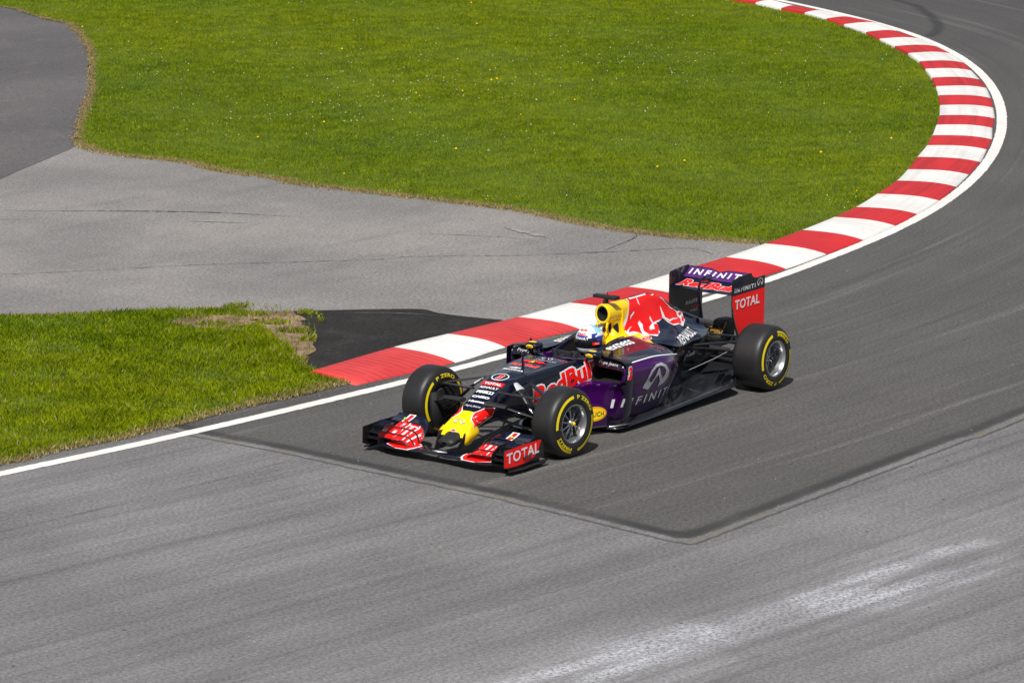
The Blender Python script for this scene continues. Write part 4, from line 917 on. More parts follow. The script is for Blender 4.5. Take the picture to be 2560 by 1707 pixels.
def sidewall_print(mb, tree, face_y, s, items, lift=.0016):
    # s=+1: seen from +y (clock angle measured clockwise from the top, the picture's right is -x)
    def put(bm, mat):
        bm.verts.index_update(); vv = []
        for v in bm.verts:
            ang, r_ = v.co.x, v.co.y; x = -s*math.sin(ang)*r_; z = math.cos(ang)*r_
            o_ = Vector((x, face_y+s*.2, z)); hit, nn, _, _ = tree.ray_cast(o_, Vector((0, -s, 0)))
            vv.append(tuple(hit+Vector((0, s*lift, 0))) if hit else (x, face_y, z))
        mb.add(vv, [[v.index for v in f.verts] for f in bm.faces], mat); bm.free()
    for it in items:
        if it[0] == 'arc':
            _, a0, a1, r0, r1 = it; n_ = max(4, int(abs(a1-a0)/4)); bm = bmesh.new(); pr = None
            for k in range(n_+1):
                a = rad(a0+(a1-a0)*k/n_); q = (bm.verts.new((a, r0, 0)), bm.verts.new((a, (r0+r1)/2, 0)), bm.verts.new((a, r1, 0)))
                if pr: bm.faces.new((pr[0], q[0], q[1], pr[1])); bm.faces.new((pr[1], q[1], q[2], pr[2]))
                pr = q
            put(bm, 'tyre_yellow')
        else:
            _, txt, ac, span, r0, r1, off_ = it; bm = text_mesh(txt, 1, off_, spacing=1.08); fit(bm, rad(span), r1-r0, rad(ac), (r0+r1)/2); bm_cut(bm, rad(3), .012); put(bm, 'tyre_yellow')
paint('rim_front', (.42, .425, .44), .85, .28, .1); paint('rim_spoke', (.36, .365, .38), .85, .35, .1)
def wheel(name, x, y_out, width, s, steer, phase, front):
    root = empty(name, (x, s*(y_out-width/2), TR), car); root.rotation_euler = (0, 0, steer)
    h = width/2; t = MB()
    prof = [(.168, h-.030), (.178, h-.012), (.190, h-.004), (.215, h+.000), (.245, h-.001), (.270, h-.006), (.292, h-.014), (.307, h-.024), (.318, h-.036), (.3255, h-.052), (.329, h-.075), (.330, h-.11)]
    prof = prof+[(r_, -a) for r_, a in prof[::-1]]
    t.lathe([(r_, s*a) for r_, a in prof][::-s], (0, 0, 0), 'tyre', 96)
    tree = t.bvh()
    P = phase
    its = lambda q: [('arc', q+42, q+132, .245, .272), ('arc', q+228, q+318, .245, .272), ('text', 'P ZERO', q, 62, .238, .274, .03),
                     ('text', 'PIRELLI', q+180, 54, .226, .254, .04), ('arc', q+154, q+207, .2595, .2635), ('arc', q+152, q+208, .268, .279)]
    sidewall_print(t, tree, s*h, s, its(P)); sidewall_print(t, tree, -s*h, -s, its(P if front else P+90))
    tyre = t.build('tyre', root, 50)
    r = MB()
    yo = s*(h-.012)
    # dished rim barrel
    prof = [(.168, -.004), (.184, -.006), (.186, .004), (.178, .006), (.172, -.002), (.166, -.016), (.160, -.035), (.156, -.10 if front else -.13), (.150, -.125 if front else -.16), (.110, -.13 if front else -.17)]
    r.lathe([(a, s*b) for a, b in prof][::s], (0, yo, 0), 'rim_front' if front else 'rim', 72)
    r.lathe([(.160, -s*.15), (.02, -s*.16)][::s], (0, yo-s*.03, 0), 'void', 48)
    r.lathe([(.168, s*.004), (.182, s*.006), (.150, s*.03), (.135, s*.04)][::-s], (0, -yo, 0), 'rim_dark', 48)
    r.lathe([(.02, s*.05), (.15, s*.035)][::-s], (0, -yo, 0), 'matte_black', 48)
    n_sp = 9 if front else 7; sp = empty
    hub_y = yo-s*(.045 if front else .09)
    for k in range(n_sp):
        for d in ((-.13, .13) if front else (0,)):
            a = 2*math.pi*k/n_sp+.2; a2 = a+d
            p0 = (.030*math.cos(a), hub_y, .030*math.sin(a)); p1 = (.10*math.cos(a+d*.4), hub_y-s*.012, .10*math.sin(a+d*.4)); p2 = (.158*math.cos(a2), yo-s*(.085 if front else .135), .158*math.sin(a2))
            r.tube([p0, p1, p2], [.010, .007, .008], 'rim' if not front else 'rim_spoke', 8, (1.0, 1.5), (0, 1, 0), smooth=3)
    r.lathe([(.0, .03), (.022, .03), (.030, .02), (.040, .0), (.048, -.03), (.05, -.06)][::-s] if False else [(0, s*.03), (.022, s*.03), (.030, s*.02), (.040, 0), (.048, -s*.03), (.05, -s*.06)][::-s], (0, hub_y, 0), 'rim_dark', 24)
    if not front:
        for k in range(2):
            bm = text_mesh('OZ', 1, .03); fit(bm, .075, .030, 0, 0); bm_cut(bm, .012, .05); bm.verts.index_update(); vv = []
            for v in bm.verts:
                a = (2.95+math.pi*k)+v.co.x/.155; rr = .1585-.0; vv.append((rr*math.cos(a), yo-s*(.075-v.co.y*1.0), rr*math.sin(a)))
            vv = [(q[0]*.985, q[1], q[2]*.985) for q in vv]
            r.add(vv, [[v.index for v in f.verts] for f in bm.faces], 'matte_black'); bm.free()
    r.build('rim', root, 40)
    n_ = MB(); n_.lathe([(0, s*.045), (.012, s*.045), (.016, s*.035), (.018, s*.02), (.018, 0)][::-s], (0, hub_y+s*.012, 0), 'tyre_yellow' if front else 'dark_metal', 6)
    n_.ball((.016, hub_y+s*.04, .010), (.006, .006, .006), 'orange_red' if front else 'steel', 8, 5)
    n_.build('wheel_nut', root)
    if front:
        b = MB()                   # brake drum, scoop and inner fairing
        yi = -s*(h+.006)
        b.lathe([(.145, 0), (.150, -s*.03), (.142, -s*.045), (.05, -s*.05), (0, -s*.05)][::s], (0, yi+s*.03, 0), 'matte_black', 40)
        b.surf([[(.02, yi-s*.02, .085), (.02, yi-s*.10, .06), (.02, yi-s*.105, -.02), (.02, yi-s*.02, -.05)], [(.10, yi-s*.01, .10), (.10, yi-s*.10, .075), (.10, yi-s*.105, -.03), (.10, yi-s*.01, -.06)], [(.175, yi-s*.005, .085), (.175, yi-s*.085, .065), (.17, yi-s*.09, -.035), (.165, yi-s*.005, -.05)]], 'carbon', nx=4, nk=4, flip=(s > 0))
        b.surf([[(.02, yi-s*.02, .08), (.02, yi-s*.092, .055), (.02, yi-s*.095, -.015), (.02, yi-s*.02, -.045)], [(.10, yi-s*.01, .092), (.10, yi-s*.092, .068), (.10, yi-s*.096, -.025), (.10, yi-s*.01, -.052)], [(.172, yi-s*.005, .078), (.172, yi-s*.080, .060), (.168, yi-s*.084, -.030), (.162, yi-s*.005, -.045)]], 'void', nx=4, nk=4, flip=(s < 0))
        G = [[(.215, yi-s*.008, .12), (.235, yi-s*.03, .0), (.225, yi-s*.03, -.12), (.17, yi-s*.02, -.215)], [(.15, yi-s*.045, .135), (.165, yi-s*.075, .0), (.155, yi-s*.07, -.12), (.10, yi-s*.04, -.225)], [(.04, yi-s*.03, .14), (.04, yi-s*.05, .0), (.03, yi-s*.05, -.13), (.0, yi-s*.03, -.20)]]
        b.surf(G, 'matte_black', nx=4, nk=4, flip=(s > 0)); b.surf([[(a, c+s*.01, d) for a, c, d in q] for q in G], 'matte_black', nx=4, nk=4, flip=(s < 0))
        b.tube([G[0][0], G[0][1], G[0][2], G[0][3]], .005, 'carbon', 8, smooth=4)
        b.build('brake_duct', root)
    else:
        b = MB(); yi = -s*(h+.004)
        b.lathe([(.155, 0), (.160, -s*.04), (.150, -s*.06), (0, -s*.065)][::s], (0, yi+s*.03, 0), 'matte_black', 40)
        for k in range(4):
            z = -.16+k*.07; b.tube([(.16, yi-s*.02, z), (.05, yi-s*.06, z+.02), (-.08, yi-s*.05, z+.03)], .010, 'carbon', 6, (.6, 1.6))
        b.build('brake_duct', root)
    return root
ST = -.068; FIT = False
wheel('front_wheel', 0, .905, .292, 1, ST, 38, True); wheel('front_wheel', 0, .905, .292, -1, ST, 5, True)
wheel('rear_wheel', -WB, .8945, .354, 1, 0, 210, False); wheel('rear_wheel', -WB, .8945, .354, -1, 0, 120, False)

# ---- suspension, each arm a part
FIT = True
def arm(name, pts, r, ab=(1.9, .75), mat='carbon', n=12):
    m = MB(); m.tube(pts, r, mat, n, ab); return m.build(name, car)
for s in (1, -1):
    yo = .585
    arm('upper_wishbone', [(.205, s*.145, .560), (.10, s*yo, .535), (.09, s*.62, .53)], .013); arm('upper_wishbone', [(-.22, s*.19, .600), (.03, s*yo, .535), (.05, s*.62, .53)], .013)
    arm('lower_wishbone', [(.26, s*.13, .330), (.10, s*yo, .215), (.08, s*.62, .21)], .014); arm('lower_wishbone', [(-.25, s*.18, .300), (.02, s*yo, .215), (.04, s*.62, .21)], .014)
    arm('track_rod', [(.385, s*.14, .483), (.36, s*.30, .475), (.23, s*yo, .385)], [.012, .012, .010])
    m = MB(); m.tube([(.385, s*.135, .483), (.375, s*.25, .480), (.365, s*.36, .474)], [.026, .024, .022], 'matte_black', 14, (2.0, .85)); m.build('arm_fairing', car)
    m = MB(); m.tube([(-.02, s*.185, .610), (.0, s*.30, .530)], [.014, .022], 'carbon', 12, (2.2, .7)); m.tube([(.0, s*.30, .530), (.03, s*.42, .41), (.06, s*yo, .25)], [.022, .024, .018], 'carbon', 12, (2.0, .7)); m.tube([(-.022, s*.187, .612), (-.004, s*.262, .560)], [.012, .0225], 'silver', 12, (2.3, .75)); m.build('pushrod', car)
    arm('rear_wishbone', [(-2.98, s*.19, .475), (-3.30, s*.55, .500), (-3.50, s*.60, .505)], .014, (1.6, .8)); arm('rear_wishbone', [(-3.62, s*.10, .47), (-3.60, s*.60, .50)], .014, (1.6, .8))
    arm('rear_wishbone', [(-2.95, s*.20, .470), (-3.38, s*.58, .40)], .011, (1.3, .9)); arm('rear_wishbone', [(-3.62, s*.10, .25), (-3.60, s*.60, .22)], .016, (1.6, .8))
    arm('rear_pullrod', [(-2.98, s*.17, .185), (-3.20, s*.42, .335), (-3.44, s*.64, .50)], .0055, (1, 1), 'dark_metal')
    arm('drive_shaft', [(-3.60, s*.10, .34), (-3.60, s*.62, .33)], .028, (1, 1), 'matte_black')

# ---- small fittings on the nose and rear
m = MB(); m.tube([(-.42, .0, .672), (-.405, 0, .80)], [.011, .009], 'navy', 12, (1, 1.6), (1, 0, 0)); m.tube([(-.405, 0, .80), (-.385, 0, .835), (-.33, 0, .828)], [.006, .004], 'steel', 8); m.build('pitot_tube', car)
m = MB(); m.tube([(-.62, 0, .684), (-.62, 0, .86)], .0022, 'matte_black', 6); m.build('antenna', car)
m = MB(); m.ball((-.62, 0, .70), (.014, .010, .012), 'heat_gold', 12, 8); m.build('sensor', car)
m = MB(); m.tube([(-.54, .0, .670), (-.54, 0, .76)], .002, 'matte_black', 6); m.build('antenna', car)
m = MB(); m.plate([(-.80, 0, .688), (-.755, 0, .77), (-.86, 0, .725), (-.90, 0, .688)], .012, 'purple'); m.build('nose_fin', car)

# ================================================================ livery laid on the bodywork (kept inside each part's mesh)
def lay(mb, tree, bm, org, U, V, D, mat, lift=.0022, reach=.6, cut=.025, thr=.08):
    U = Vector(U).normalized(); V = Vector(V).normalized(); D = Vector(D).normalized(); org = Vector(org)
    if cut: bm_cut(bm, cut, cut)
    bm.verts.index_update(); vv = {}
    for v in bm.verts:
        p_ = org+U*v.co.x+V*v.co.y
        hit, nn, _, dist = tree.ray_cast(p_-D*reach, D, reach*2)
        if hit is None: continue
        if nn.dot(D) > 0: nn = -nn
        if -nn.dot(D) < thr: continue
        vv[v.index] = (hit-D*lift*1.2+nn*lift*.4, dist)
    ids = {}; pts = []; fs = []
    for f in bm.faces:
        ix = [v.index for v in f.verts]
        if not all(i in vv for i in ix): continue
        ds = [vv[i][1] for i in ix]
        if max(ds)-min(ds) > .09: continue
        for i in ix:
            if i not in ids: ids[i] = len(pts); pts.append(tuple(vv[i][0]))
        q = [pts[ids[i]] for i in ix]; a = Vector(q[1])-Vector(q[0]); b = Vector(q[2])-Vector(q[0])
        fs.append([ids[i] for i in ix] if a.cross(b).dot(D) < 0 else [ids[i] for i in ix][::-1])
    mb.add(pts, fs, mat); bm.free()
def poly3(mb, tree, pts, D, mat, lift=.0022, mirror=False, cut=.025, grow=0.0, reach=.6, sm=0):
    D = Vector(D).normalized(); U = Vector((-1, 0, 0)); U = (U-D*U.dot(D)).normalized(); V = U.cross(D) if U.cross(D).z > 0 else -U.cross(D)
    P = np.array([(Vector(q).dot(U), Vector(q).dot(V)) for q in pts])
    if sm:
        Q = np.concatenate([P[-2:], P, P[:2]]); Q = cr(Q, sm); P = Q[2*sm:-2*sm-sm+0][:len(pts)*sm] if False else Q[2*sm:2*sm+len(pts)*sm]
    if grow:
        e = np.roll(P, -1, 0)-np.roll(P, 1, 0); n_ = np.stack([e[:, 1], -e[:, 0]], 1); n_ /= np.linalg.norm(n_, axis=1)[:, None]+1e-9
        area = np.sum(P[:, 0]*np.roll(P[:, 1], -1)-np.roll(P[:, 0], -1)*P[:, 1]); P = P+n_*grow*(1 if area > 0 else -1)
    m_ = Vector(pts[0]); org = D*sum(Vector(q).dot(D) for q in pts)/len(pts)
    lay(mb, tree, bm_poly(P.tolist()), org, U, V, D, mat, lift, cut=cut, reach=reach)
    if mirror:
        f = Vector((1, -1, 1)); mm = lambda v: Vector((v.x, -v.y, v.z))
        lay(mb, tree, bm_poly(P.tolist()), mm(org), mm(U), mm(V), mm(D), mat, lift, cut=cut, reach=reach)
def word(mb, tree, txt, c, w, h, U, V, D, mat, outline=None, ow=.02, bold=.02, shear=0.0, sp=1.0, rot=0.0, lift=.003, cut=.025, reach=.4, thr=.08, warp_=None):
    lays = [(mat, bold, lift)]
    if outline: lays.insert(0, (outline, bold+ow, lift-.0012))
    base = text_mesh(txt, 1, bold, shear, sp); b0 = bm_bounds(base); base.free()
    for mt, of, lf in lays:
        bm = text_mesh(txt, 1, of, shear, sp)
        sx = w/(b0[1]-b0[0]); sy = h/(b0[3]-b0[2]); cx, cy = (b0[0]+b0[1])/2, (b0[2]+b0[3])/2
        for v in bm.verts:
            x, y = (v.co.x-cx)*sx, (v.co.y-cy)*sy
            if warp_: x, y = warp_(x, y)
            v.co.x = x*math.cos(rot)-y*math.sin(rot); v.co.y = x*math.sin(rot)+y*math.cos(rot)
        lay(mb, tree, bm, c, U, V, D, mt, lf, cut=cut, reach=reach, thr=thr)
def oval(mb, tree, c, a, b, U, V, D, mat, lift=.0024, inner=None, n=36, rot=0, cut=.025, reach=.4):
    bm = bmesh.new(); P = [(math.cos(2*math.pi*k/n), math.sin(2*math.pi*k/n)) for k in range(n)]
    R_ = lambda x, y: (x*math.cos(rot)-y*math.sin(rot), x*math.sin(rot)+y*math.cos(rot), 0)
    o_ = [bm.verts.new(R_(a*x, b*y)) for x, y in P]
    if inner:
        i_ = [bm.verts.new(R_((a-inner)*x, (b-inner)*y)) for x, y in P]
        for k in range(n): bm.faces.new((o_[k], o_[(k+1) % n], i_[(k+1) % n], i_[k]))
    else: bmesh.ops.triangulate(bm, faces=[bm.faces.new(o_)])
    lay(mb, tree, bm, c, U, V, D, mat, lift, cut=cut, reach=reach)
L = (-1, 0, 0); UP = (0, 0, 1); YP = (0, 1, 0)
SL = (0, -1, 0)                    # looking at the car's left flank
def emblem(mb, tree, c, w, h, U, V, D, mat, lift=.003, cut=.02):
    # open ring with a tapering double road inside
    n = 40; bm = bmesh.new(); pr = None
    for k in range(n+1):
        a = rad(-62)+rad(304)*k/n; t = abs(k/n-.5)*2; th = .10+.16*t**2
        co, si = math.cos(a), math.sin(a); q = (bm.verts.new((w/2*co, h/2*si, 0)), bm.verts.new((w/2*(1-th)*co, h/2*(1-th*1.2)*si, 0)))
        if pr: bm.faces.new((pr[0], q[0], q[1], pr[1]))
        pr = q
    lay(mb, tree, bm, c, U, V, D, mat, lift, cut=cut)
    for s in (1, -1):
        lay(mb, tree, bm_poly([(s*.02*w, .25*h), (s*.10*w, -.05*h), (s*.23*w, -.44*h), (s*.36*w, -.40*h), (s*.14*w, .02*h)]), c, U, V, D, mat, lift, cut=cut)
def small_bulls(mb, tree, c, w, U, V, D, lift=.003):
    lay(mb, tree, bm_poly([(w*.15*math.cos(t), w*.15*math.sin(t)+w*.04) for t in np.linspace(0, 6.28, 20, endpoint=False)]), c, U, V, D, 'yellow', lift, cut=.03)
    for s in (1, -1):
        P = [(.04, .03), (.10, .12), (.20, .16), (.34, .13), (.42, .05), (.50, .07), (.47, -.02), (.36, -.02), (.33, -.12), (.27, -.04), (.16, -.03), (.10, -.10), (.08, -.01)]
        lay(mb, tree, bm_poly([(s*a*w, b*w+w*.02) for a, b in P]), c, U, V, D, 'red', lift+.001, cut=.03)

# ---- engine cover: yellow flood, the charging bull, supplier names
ec = PARTS['engine_cover']; T = ec.bvh()
poly3(ec, T, [(-2.32, .03, 1.06), (-2.147, .004, 1.07), (-2.0, .0, 1.08), (-1.96, .0, 1.07), (-1.96, .12, .95), (-1.96, .13, .80), (-1.96, .30, .66), (-2.034, .30, .66), (-2.10, .27, .68), (-2.22, .25, .70), (-2.30, .20, .72), (-2.25, .15, .78), (-2.25, .1, .95)], (0, -1, -.35), 'yellow', .0015, cut=.03)
poly3(ec, T, [(-1.96, .0, 1.08), (-1.96, .36, .60), (-2.02, .31, .65), (-2.10, .27, .68), (-2.22, .25, .70), (-2.24, .12, .85), (-2.25, .0, 1.08)], (0, -1, -.35), 'yellow', .0015, mirror=True, cut=.03)
BW = [(-2.194, .012, 1.056), (-2.30, .012, 1.075), (-2.45, .012, 1.075), (-2.60, .012, 1.055), (-2.755, .012, 1.00), (-2.847, .019, .923), (-2.907, .021, .875), (-2.970, .022, .831), (-3.019, .02, .809), (-3.109, .02, .765), (-3.147, .012, .762), (-3.213, .011, .737), (-3.22, .037, .671), (-3.067, .111, .649), (-3.019, .095, .678), (-2.878, .123, .691), (-2.795, .108, .732), (-2.726, .088, .788), (-2.608, .114, .773), (-2.544, .121, .775), (-2.551, .14, .747), (-2.475, .206, .702), (-2.338, .266, .69), (-2.219, .226, .719), (-2.149, .221, .721), (-2.148, .166, .747), (-2.023, .158, .738), (-1.99, .125, .734), (-1.992, .065, .766), (-2.009, .098, .851), (-2.081, .094, .933)]
BR = [(-2.19, .03, 1.046), (-2.30, .02, 1.070), (-2.45, .02, 1.070), (-2.59, .02, 1.050), (-2.72, .02, 1.005), (-2.803, .018, .949), (-2.862, .021, .906), (-2.914, .023, .863), (-2.965, .025, .823), (-3.038, .019, .80), (-3.081, .021, .77), (-3.075, .043, .725), (-3.126, .044, .698), (-3.071, .092, .665), (-3.001, .09, .69), (-2.872, .115, .701), (-2.805, .101, .739), (-2.747, .087, .785), (-2.724, .072, .825), (-2.709, .094, .782), (-2.599, .109, .785), (-2.491, .122, .784), (-2.494, .108, .81), (-2.481, .093, .848), (-2.447, .105, .827), (-2.465, .128, .779), (-2.381, .149, .758), (-2.352, .185, .729), (-2.454, .18, .721), (-2.49, .14, .758), (-2.556, .137, .751), (-2.523, .172, .718), (-2.399, .244, .693), (-2.256, .23, .715), (-2.247, .185, .737), (-2.307, .129, .786), (-2.274, .105, .836), (-2.23, .111, .816), (-2.221, .146, .765), (-2.166, .21, .726), (-2.148, .166, .747), (-2.102, .14, .76), (-2.035, .134, .756), (-2.077, .123, .776), (-2.135, .118, .795), (-2.092, .112, .801), (-2.013, .12, .768), (-1.995, .091, .763), (-2.019, .104, .812), (-2.069, .098, .86), (-2.099, .093, .93), (-2.124, .079, .99)]
DB = (0, -1, -.30)
poly3(ec, T, BW, DB, 'white', .0028, mirror=True, cut=.025, grow=.010)
poly3(ec, T, BR, DB, 'red', .0042, mirror=True, cut=.025, grow=.006)
for P in ([(-3.12, .019, .753), (-3.168, .011, .759), (-3.203, .011, .739), (-3.137, .026, .727)], [(-3.19, .021, .713), (-3.226, .021, .697), (-3.182, .055, .661), (-3.137, .055, .678)]): poly3(ec, T, P, DB, 'red', .0042, mirror=True)
for P in ([(-2.317, .025, 1.042), (-2.326, .03, 1.039), (-2.327, .069, .965), (-2.304, .059, .996)], [(-2.193, .088, .933), (-2.197, .091, .914), (-2.14, .096, .886), (-2.111, .098, .86), (-2.123, .095, .903)],
          [(-2.73, .044, .895), (-2.749, .05, .871), (-2.769, .072, .808), (-2.767, .085, .781), (-2.847, .091, .742), (-2.944, .069, .74), (-3.064, .049, .718), (-3.024, .063, .715), (-2.923, .082, .728), (-2.836, .104, .724), (-2.748, .098, .762), (-2.72, .081, .808)]): poly3(ec, T, P, DB, 'white', .0056, mirror=True, grow=-.001)
for s in (1, -1):
    U_ = (-s, 0, 0); rd = (0, -s*.72, -.7); vd = (0, -s*.7, .72)
    Ur = Vector((-.96, -.27, .06)); Vr = Vector((.2, -.5, .7)); Dr = Ur.cross(Vr).normalized(); Dr = Dr if Dr.y < 0 else -Dr
    if s < 0: Ur = Vector((.96, -.27, -.06)); Vr = Vector((.2, .5, .7)); Dr = Vector((Dr.x, -Dr.y, Dr.z))
    word(ec, T, 'RENAULT', (-2.93, s*.245, .590), .54, .105, Ur, Vr, Dr, 'white', bold=.022, cut=.02)
    oval(ec, T, (-2.13, s*.29, .70), .085, .030, U_, vd, rd, 'red'); oval(ec, T, (-2.13, s*.29, .70), .085, .030, U_, vd, rd, 'white', .0034, inner=.006); oval(ec, T, (-2.13, s*.29, .70), .035, .013, U_, vd, rd, 'white', .0036, inner=.005)
    sw = (0, -s, 0)
    word(ec, T, 'at&t', (-3.17, s*.17, .36), .15, .040, U_, UP, sw, 'white', bold=.03, reach=.2)
    oval(ec, T, (-3.06, s*.19, .375), .026, .032, U_, UP, sw, 'white', inner=.008); word(ec, T, 'Total', (-2.98, s*.2, .345), .09, .035, U_, UP, sw, 'white', bold=.0, rot=.9, reach=.2)

# ---- monocoque and nose
mo = PARTS['monocoque']; T = mo.bvh()
DN = (0, 0, -1); VN = (-1, 0, 0); UN = (0, 1, 0)
for s in (1, -1):
    P = [(.472, .078, .406), (.435, .100, .416), (.384, .120, .43), (.326, .150, .43), (.270, .165, .425), (.292, .165, .40), (.305, .16, .366), (.327, .16, .36), (.365, .155, .352), (.393, .15, .342), (.427, .145, .328), (.463, .145, .314), (.499, .145, .305), (.558, .15, .285), (.601, .158, .270), (.612, .155, .295), (.582, .141, .317), (.585, .122, .349), (.568, .102, .363), (.519, .079, .385), (.488, .075, .398)]
    P = [(a, s*b, c) for a, b, c in P]
    poly3(mo, T, P, (0, -s*.75, -.66), 'white', .0022, grow=.007, cut=.02); poly3(mo, T, P, (0, -s*.75, -.66), 'red', .0034, cut=.02)
    for q in ([(.545, .125, .345), (.535, .132, .350), (.520, .135, .335), (.530, .130, .330)], [(.520, .150, .30), (.505, .150, .318), (.497, .150, .300), (.508, .150, .29)], [(.47, .15, .36), (.46, .15, .362), (.435, .152, .325), (.445, .152, .322)]): poly3(mo, T, [(a, s*b, c) for a, b, c in q], (0, -s*.75, -.66), 'white', .0046, cut=0)
emblem(mo, T, (.640, 0, .4), .130, .060, UN, (-.9, 0, .45), (-.3, 0, -1), 'dark_metal', .003); emblem(mo, T, (.637, 0, .4), .125, .056, UN, (-.9, 0, .45), (-.3, 0, -1), 'white', .0042)
oval(mo, T, (.700, -.01, .3), .032, .011, UN, VN, DN, 'silver', .003); oval(mo, T, (.700, -.01, .3), .022, .006, UN, VN, DN, 'red', .004)
NV = (-.89, 0, .45)
def nose_word(t, x, z, w, h, mat='white', **k): word(mo, T, t, (x, -.005, z), w, h, UN, NV, (-.45, 0, -.89), mat, cut=.03, **k)
nose_word('Pepe Jeans', .402, .438, .185, .032, bold=.0, shear=.35)
nose_word('Hisense', .335, .470, .180, .030, bold=.045)
nose_word('CASIO', .270, .503, .200, .032, bold=.06)
nose_word('PIRELLI', .203, .533, .190, .032, bold=.05)
lay(mo, T, bm_poly([(-.095, .019), (.095, .019), (.095, .024), (-.095, .024)]), (.203, -.005, .533), UN, NV, (-.45, 0, -.89), 'white', .003)
nose_word('RENAULT', .133, .565, .205, .032, bold=.025)
lay(mo, T, bm_poly([(-.128, -.030), (.118, -.030), (.118, .030), (-.128, .030)]), (.070, -.005, .592), UN, NV, (-.45, 0, -.89), 'red', .0022)
nose_word('TOTAL', .070, .592, .200, .036, bold=.04)
for a, b, mt, inn in ((.092, .075, 'white', .010),): oval(mo, T, (-.055, -.01, .64), a, b, UN, (-.95, 0, .3), (-.3, 0, -.95), mt, .003, inner=inn)
word(mo, T, '3', (-.055, -.01, .64), .062, .088, UN, (-.95, 0, .3), (-.3, 0, -.95), 'red', outline='white', ow=.04, bold=.05, shear=.2)
word(mo, T, 'SINGHA', (-.268, -.01, .67), .24, .038, UN, VN, DN, 'white', bold=.05)
for dx, dy in ((-.045, .0), (.0, .012), (.045, .0), (-.02, -.008), (.025, -.008)): oval(mo, T, (-.335-dy, -.035+dx, .67), .024, .014, UN, VN, DN, 'white', .003)
word(mo, T, 'Red Bull', (-.475, -.02, .68), .30, .075, UN, VN, DN, 'red', outline='white', ow=.025, bold=.045)
small_bulls(mo, T, (-.60, -.02, .69), .30, UN, VN, DN)
emblem(mo, T, (-.80, .02, .69), .12, .075, UN, VN, DN, 'white'); word(mo, T, 'INFINITI', (-.715, .06, .69), .22, .022, UN, VN, DN, 'white', bold=.02, sp=1.3)
oval(mo, T, (-.800, .20, .70), .045, .022, UN, VN, DN, 'red', inner=.006)
lay(mo, T, bm_poly([(-.30, -.16), (-.27, -.03), (-.12, -.015), (0, 0), (.12, -.015), (.27, -.03), (.30, -.16), (.28, -.30), (-.28, -.30)]), (-.70, 0, .69), UN, VN, DN, 'purple', .0012) if False else None
for s in (1, -1):                  # big team name along the flank
    def wf(x, y): g = 1.0+.22*x; return x, y*g
    word(mo, T, 'RedBull', (-.735, s*.27, .520), .93, .185, (-s, 0, 0), UP, (0, -s, 0), 'red', outline='white', ow=.060, bold=.045, rot=rad(9)*s if s > 0 else -rad(9), warp_=wf if s > 0 else (lambda x, y: (x, y*(1-.22*x))), cut=.03, lift=.0034)
    word(mo, T, 'exness', (-1.60, s*.29, .71), .34, .055, (-s, 0, 0), (0, -s*.7, .7), (0, -s*.6, -.8), 'white', bold=.04) if False else None
word(mo, T, 'PEDAL', (-1.23, -.21, .66), .26, .020, (-1, 0, 0), UP, (0, -1, 0), 'white', bold=.02, reach=.12) if False else None

